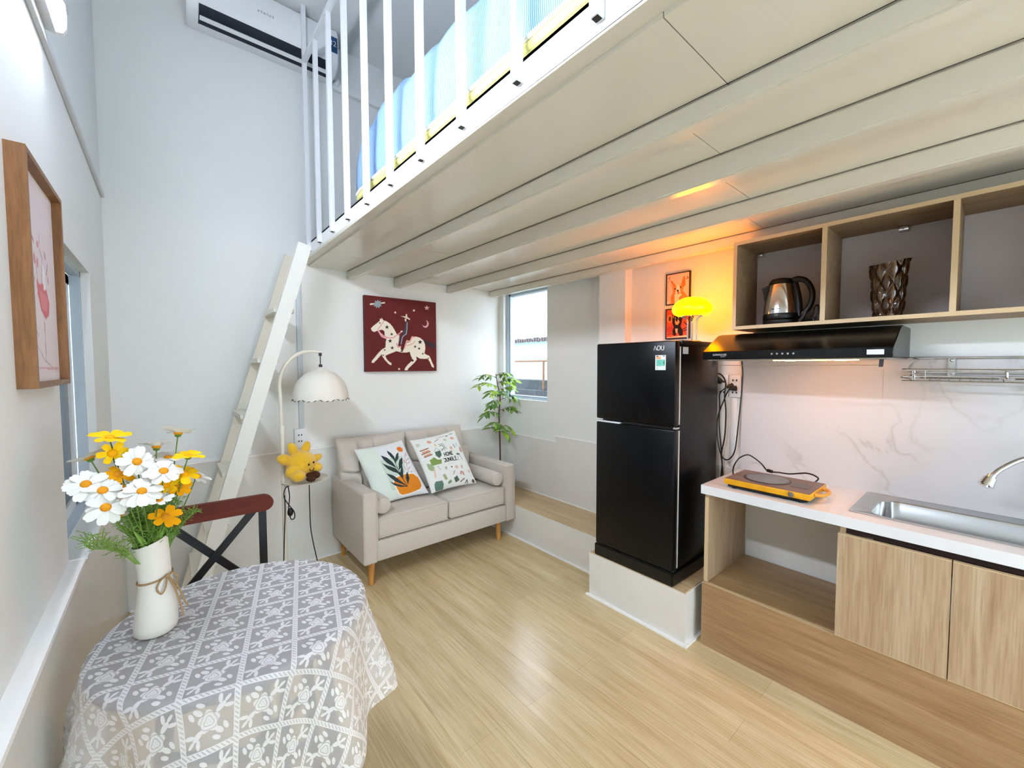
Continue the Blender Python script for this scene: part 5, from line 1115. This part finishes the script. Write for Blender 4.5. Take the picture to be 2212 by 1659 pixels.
# ------------------------------------------------------------------ what the corner window looks out on
def outside():
    conc = mat('grey_concrete', '#3a4046', .9, var=(3, '#2f353a')); dirt = mat('brown_ground', '#55483f', .95, var=(4, '#665649'))
    b = B(); box(b, (2.75, 0, .55), (4.5, 9, .86)); o = tag(obj('courtyard_ground', b, dirt, None, (3.5, 4.5, .55)), 'brown bare ground outside the corner window', 'ground', None, 'structure')
    b = B(); box(b, (4.1, 1, .86), (4.5, 9, 1.03)); box(b, (4.25, 1, 1.03), (4.5, 9, 1.17)); tag(obj('concrete_kerb', b, conc, None, (4.3, 5, .86)), 'stepped grey concrete kerb outside the corner window', 'kerb', None, 'structure')
    wall = mat('outside_white_wall', '#a9a8a5', .8)
    b = B(); box(b, (4.6, 0, .55), (4.75, 10, 1.47)); tag(obj('garden_wall', b, wall, None, (4.7, 5, .55)), 'low white wall outside below the teal roof', 'wall', None, 'structure')
    b = B(); n = 60
    for i in range(n):
        y = 1+i*.2
        vs_ = [b.verts.new(p) for p in ((4.8, y, 1.50), (4.8, y+.1, 1.53), (8.0, y+.1, 2.06), (8.0, y, 2.03), (4.8, y+.2, 1.50), (8.0, y+.2, 2.03))]
        b.faces.new((vs_[0], vs_[1], vs_[2], vs_[3])); b.faces.new((vs_[1], vs_[4], vs_[5], vs_[2]))
    o = obj('corrugated_roof', b, mat('teal_roof', '#7fa3a1', .6), None, (6.4, 7, 1.5)); md = o.modifiers.new('thickness', 'SOLIDIFY'); md.thickness = .01; tag(o, 'pale teal corrugated roof outside the corner window', 'roof', None, 'structure')
    m, nt, bs = nodes('stained_white_wall'); N = nt.nodes.new; tc = N('ShaderNodeTexCoord'); mp = N('ShaderNodeMapping'); mp.inputs['Scale'].default_value = (4, 4, .5)
    nz = N('ShaderNodeTexNoise'); nz.inputs['Scale'].default_value = 1.6; nz.inputs['Detail'].default_value = 5; rp = N('ShaderNodeValToRGB'); e = rp.color_ramp.elements; e[0].position = .3; e[0].color = (*lin('#3a3434'), 1); e[1].position = .44; e[1].color = (*lin('#a6a4a2'), 1)
    nt.links.new(tc.outputs['Object'], mp.inputs['Vector']); nt.links.new(mp.outputs['Vector'], nz.inputs['Vector']); nt.links.new(nz.outputs['Fac'], rp.inputs['Fac']); nt.links.new(rp.outputs['Color'], bs.inputs['Base Color'])
    b = B(); box(b, (8.1, 0, .5), (8.3, 16, 6)); tag(obj('neighbour_wall', b, m, None, (8.2, 8, .5)), 'tall stained white wall of the neighbouring house outside', 'wall', None, 'structure')
    b = B(); rg = random.Random(2)
    for i in range(70):
        y = 4+i*.1; box(b, (7.9, y, 2.06), (8.0, y+.06, 2.12+rg.random()*.05))
    tag(obj('roof_ridge_trim', b, mat('ridge_grey', '#5a5050', .9), None, (7.95, 7.5, 2.06)), 'uneven grey trim along the top of the teal roof', 'trim', None, 'structure')
    r = thing('garden_railing', 'thin copper coloured railing outside the corner window', 'railing', (4.2, 4.5, .86)); cp = mat('copper_paint', '#6e4c33', .5)
    b = B(); tube(b, [(4.15, 1, 1.462), (4.15, 9, 1.462)], .016, 8); obj('rail', b, cp, r)
    for y in (3.0, 4.22, 5.5, 6.8):
        b = B(); tube(b, [(4.15, y, .86), (4.15, y, 1.462)], .016, 8); obj('post', b, cp, r)
    b = B(); box(b, (-4, -9, -.2), (6, YF-.2, -.02)); tag(obj('bounce_yard', b, mat('bounce_paving', '#ddd8cf', .9), None, (1, -5, -.1)), 'unseen pale paving added behind the viewer to bounce daylight inside', 'ground', None, 'structure')  # added pale ground, reflects sky light up onto the loft underside
outside()
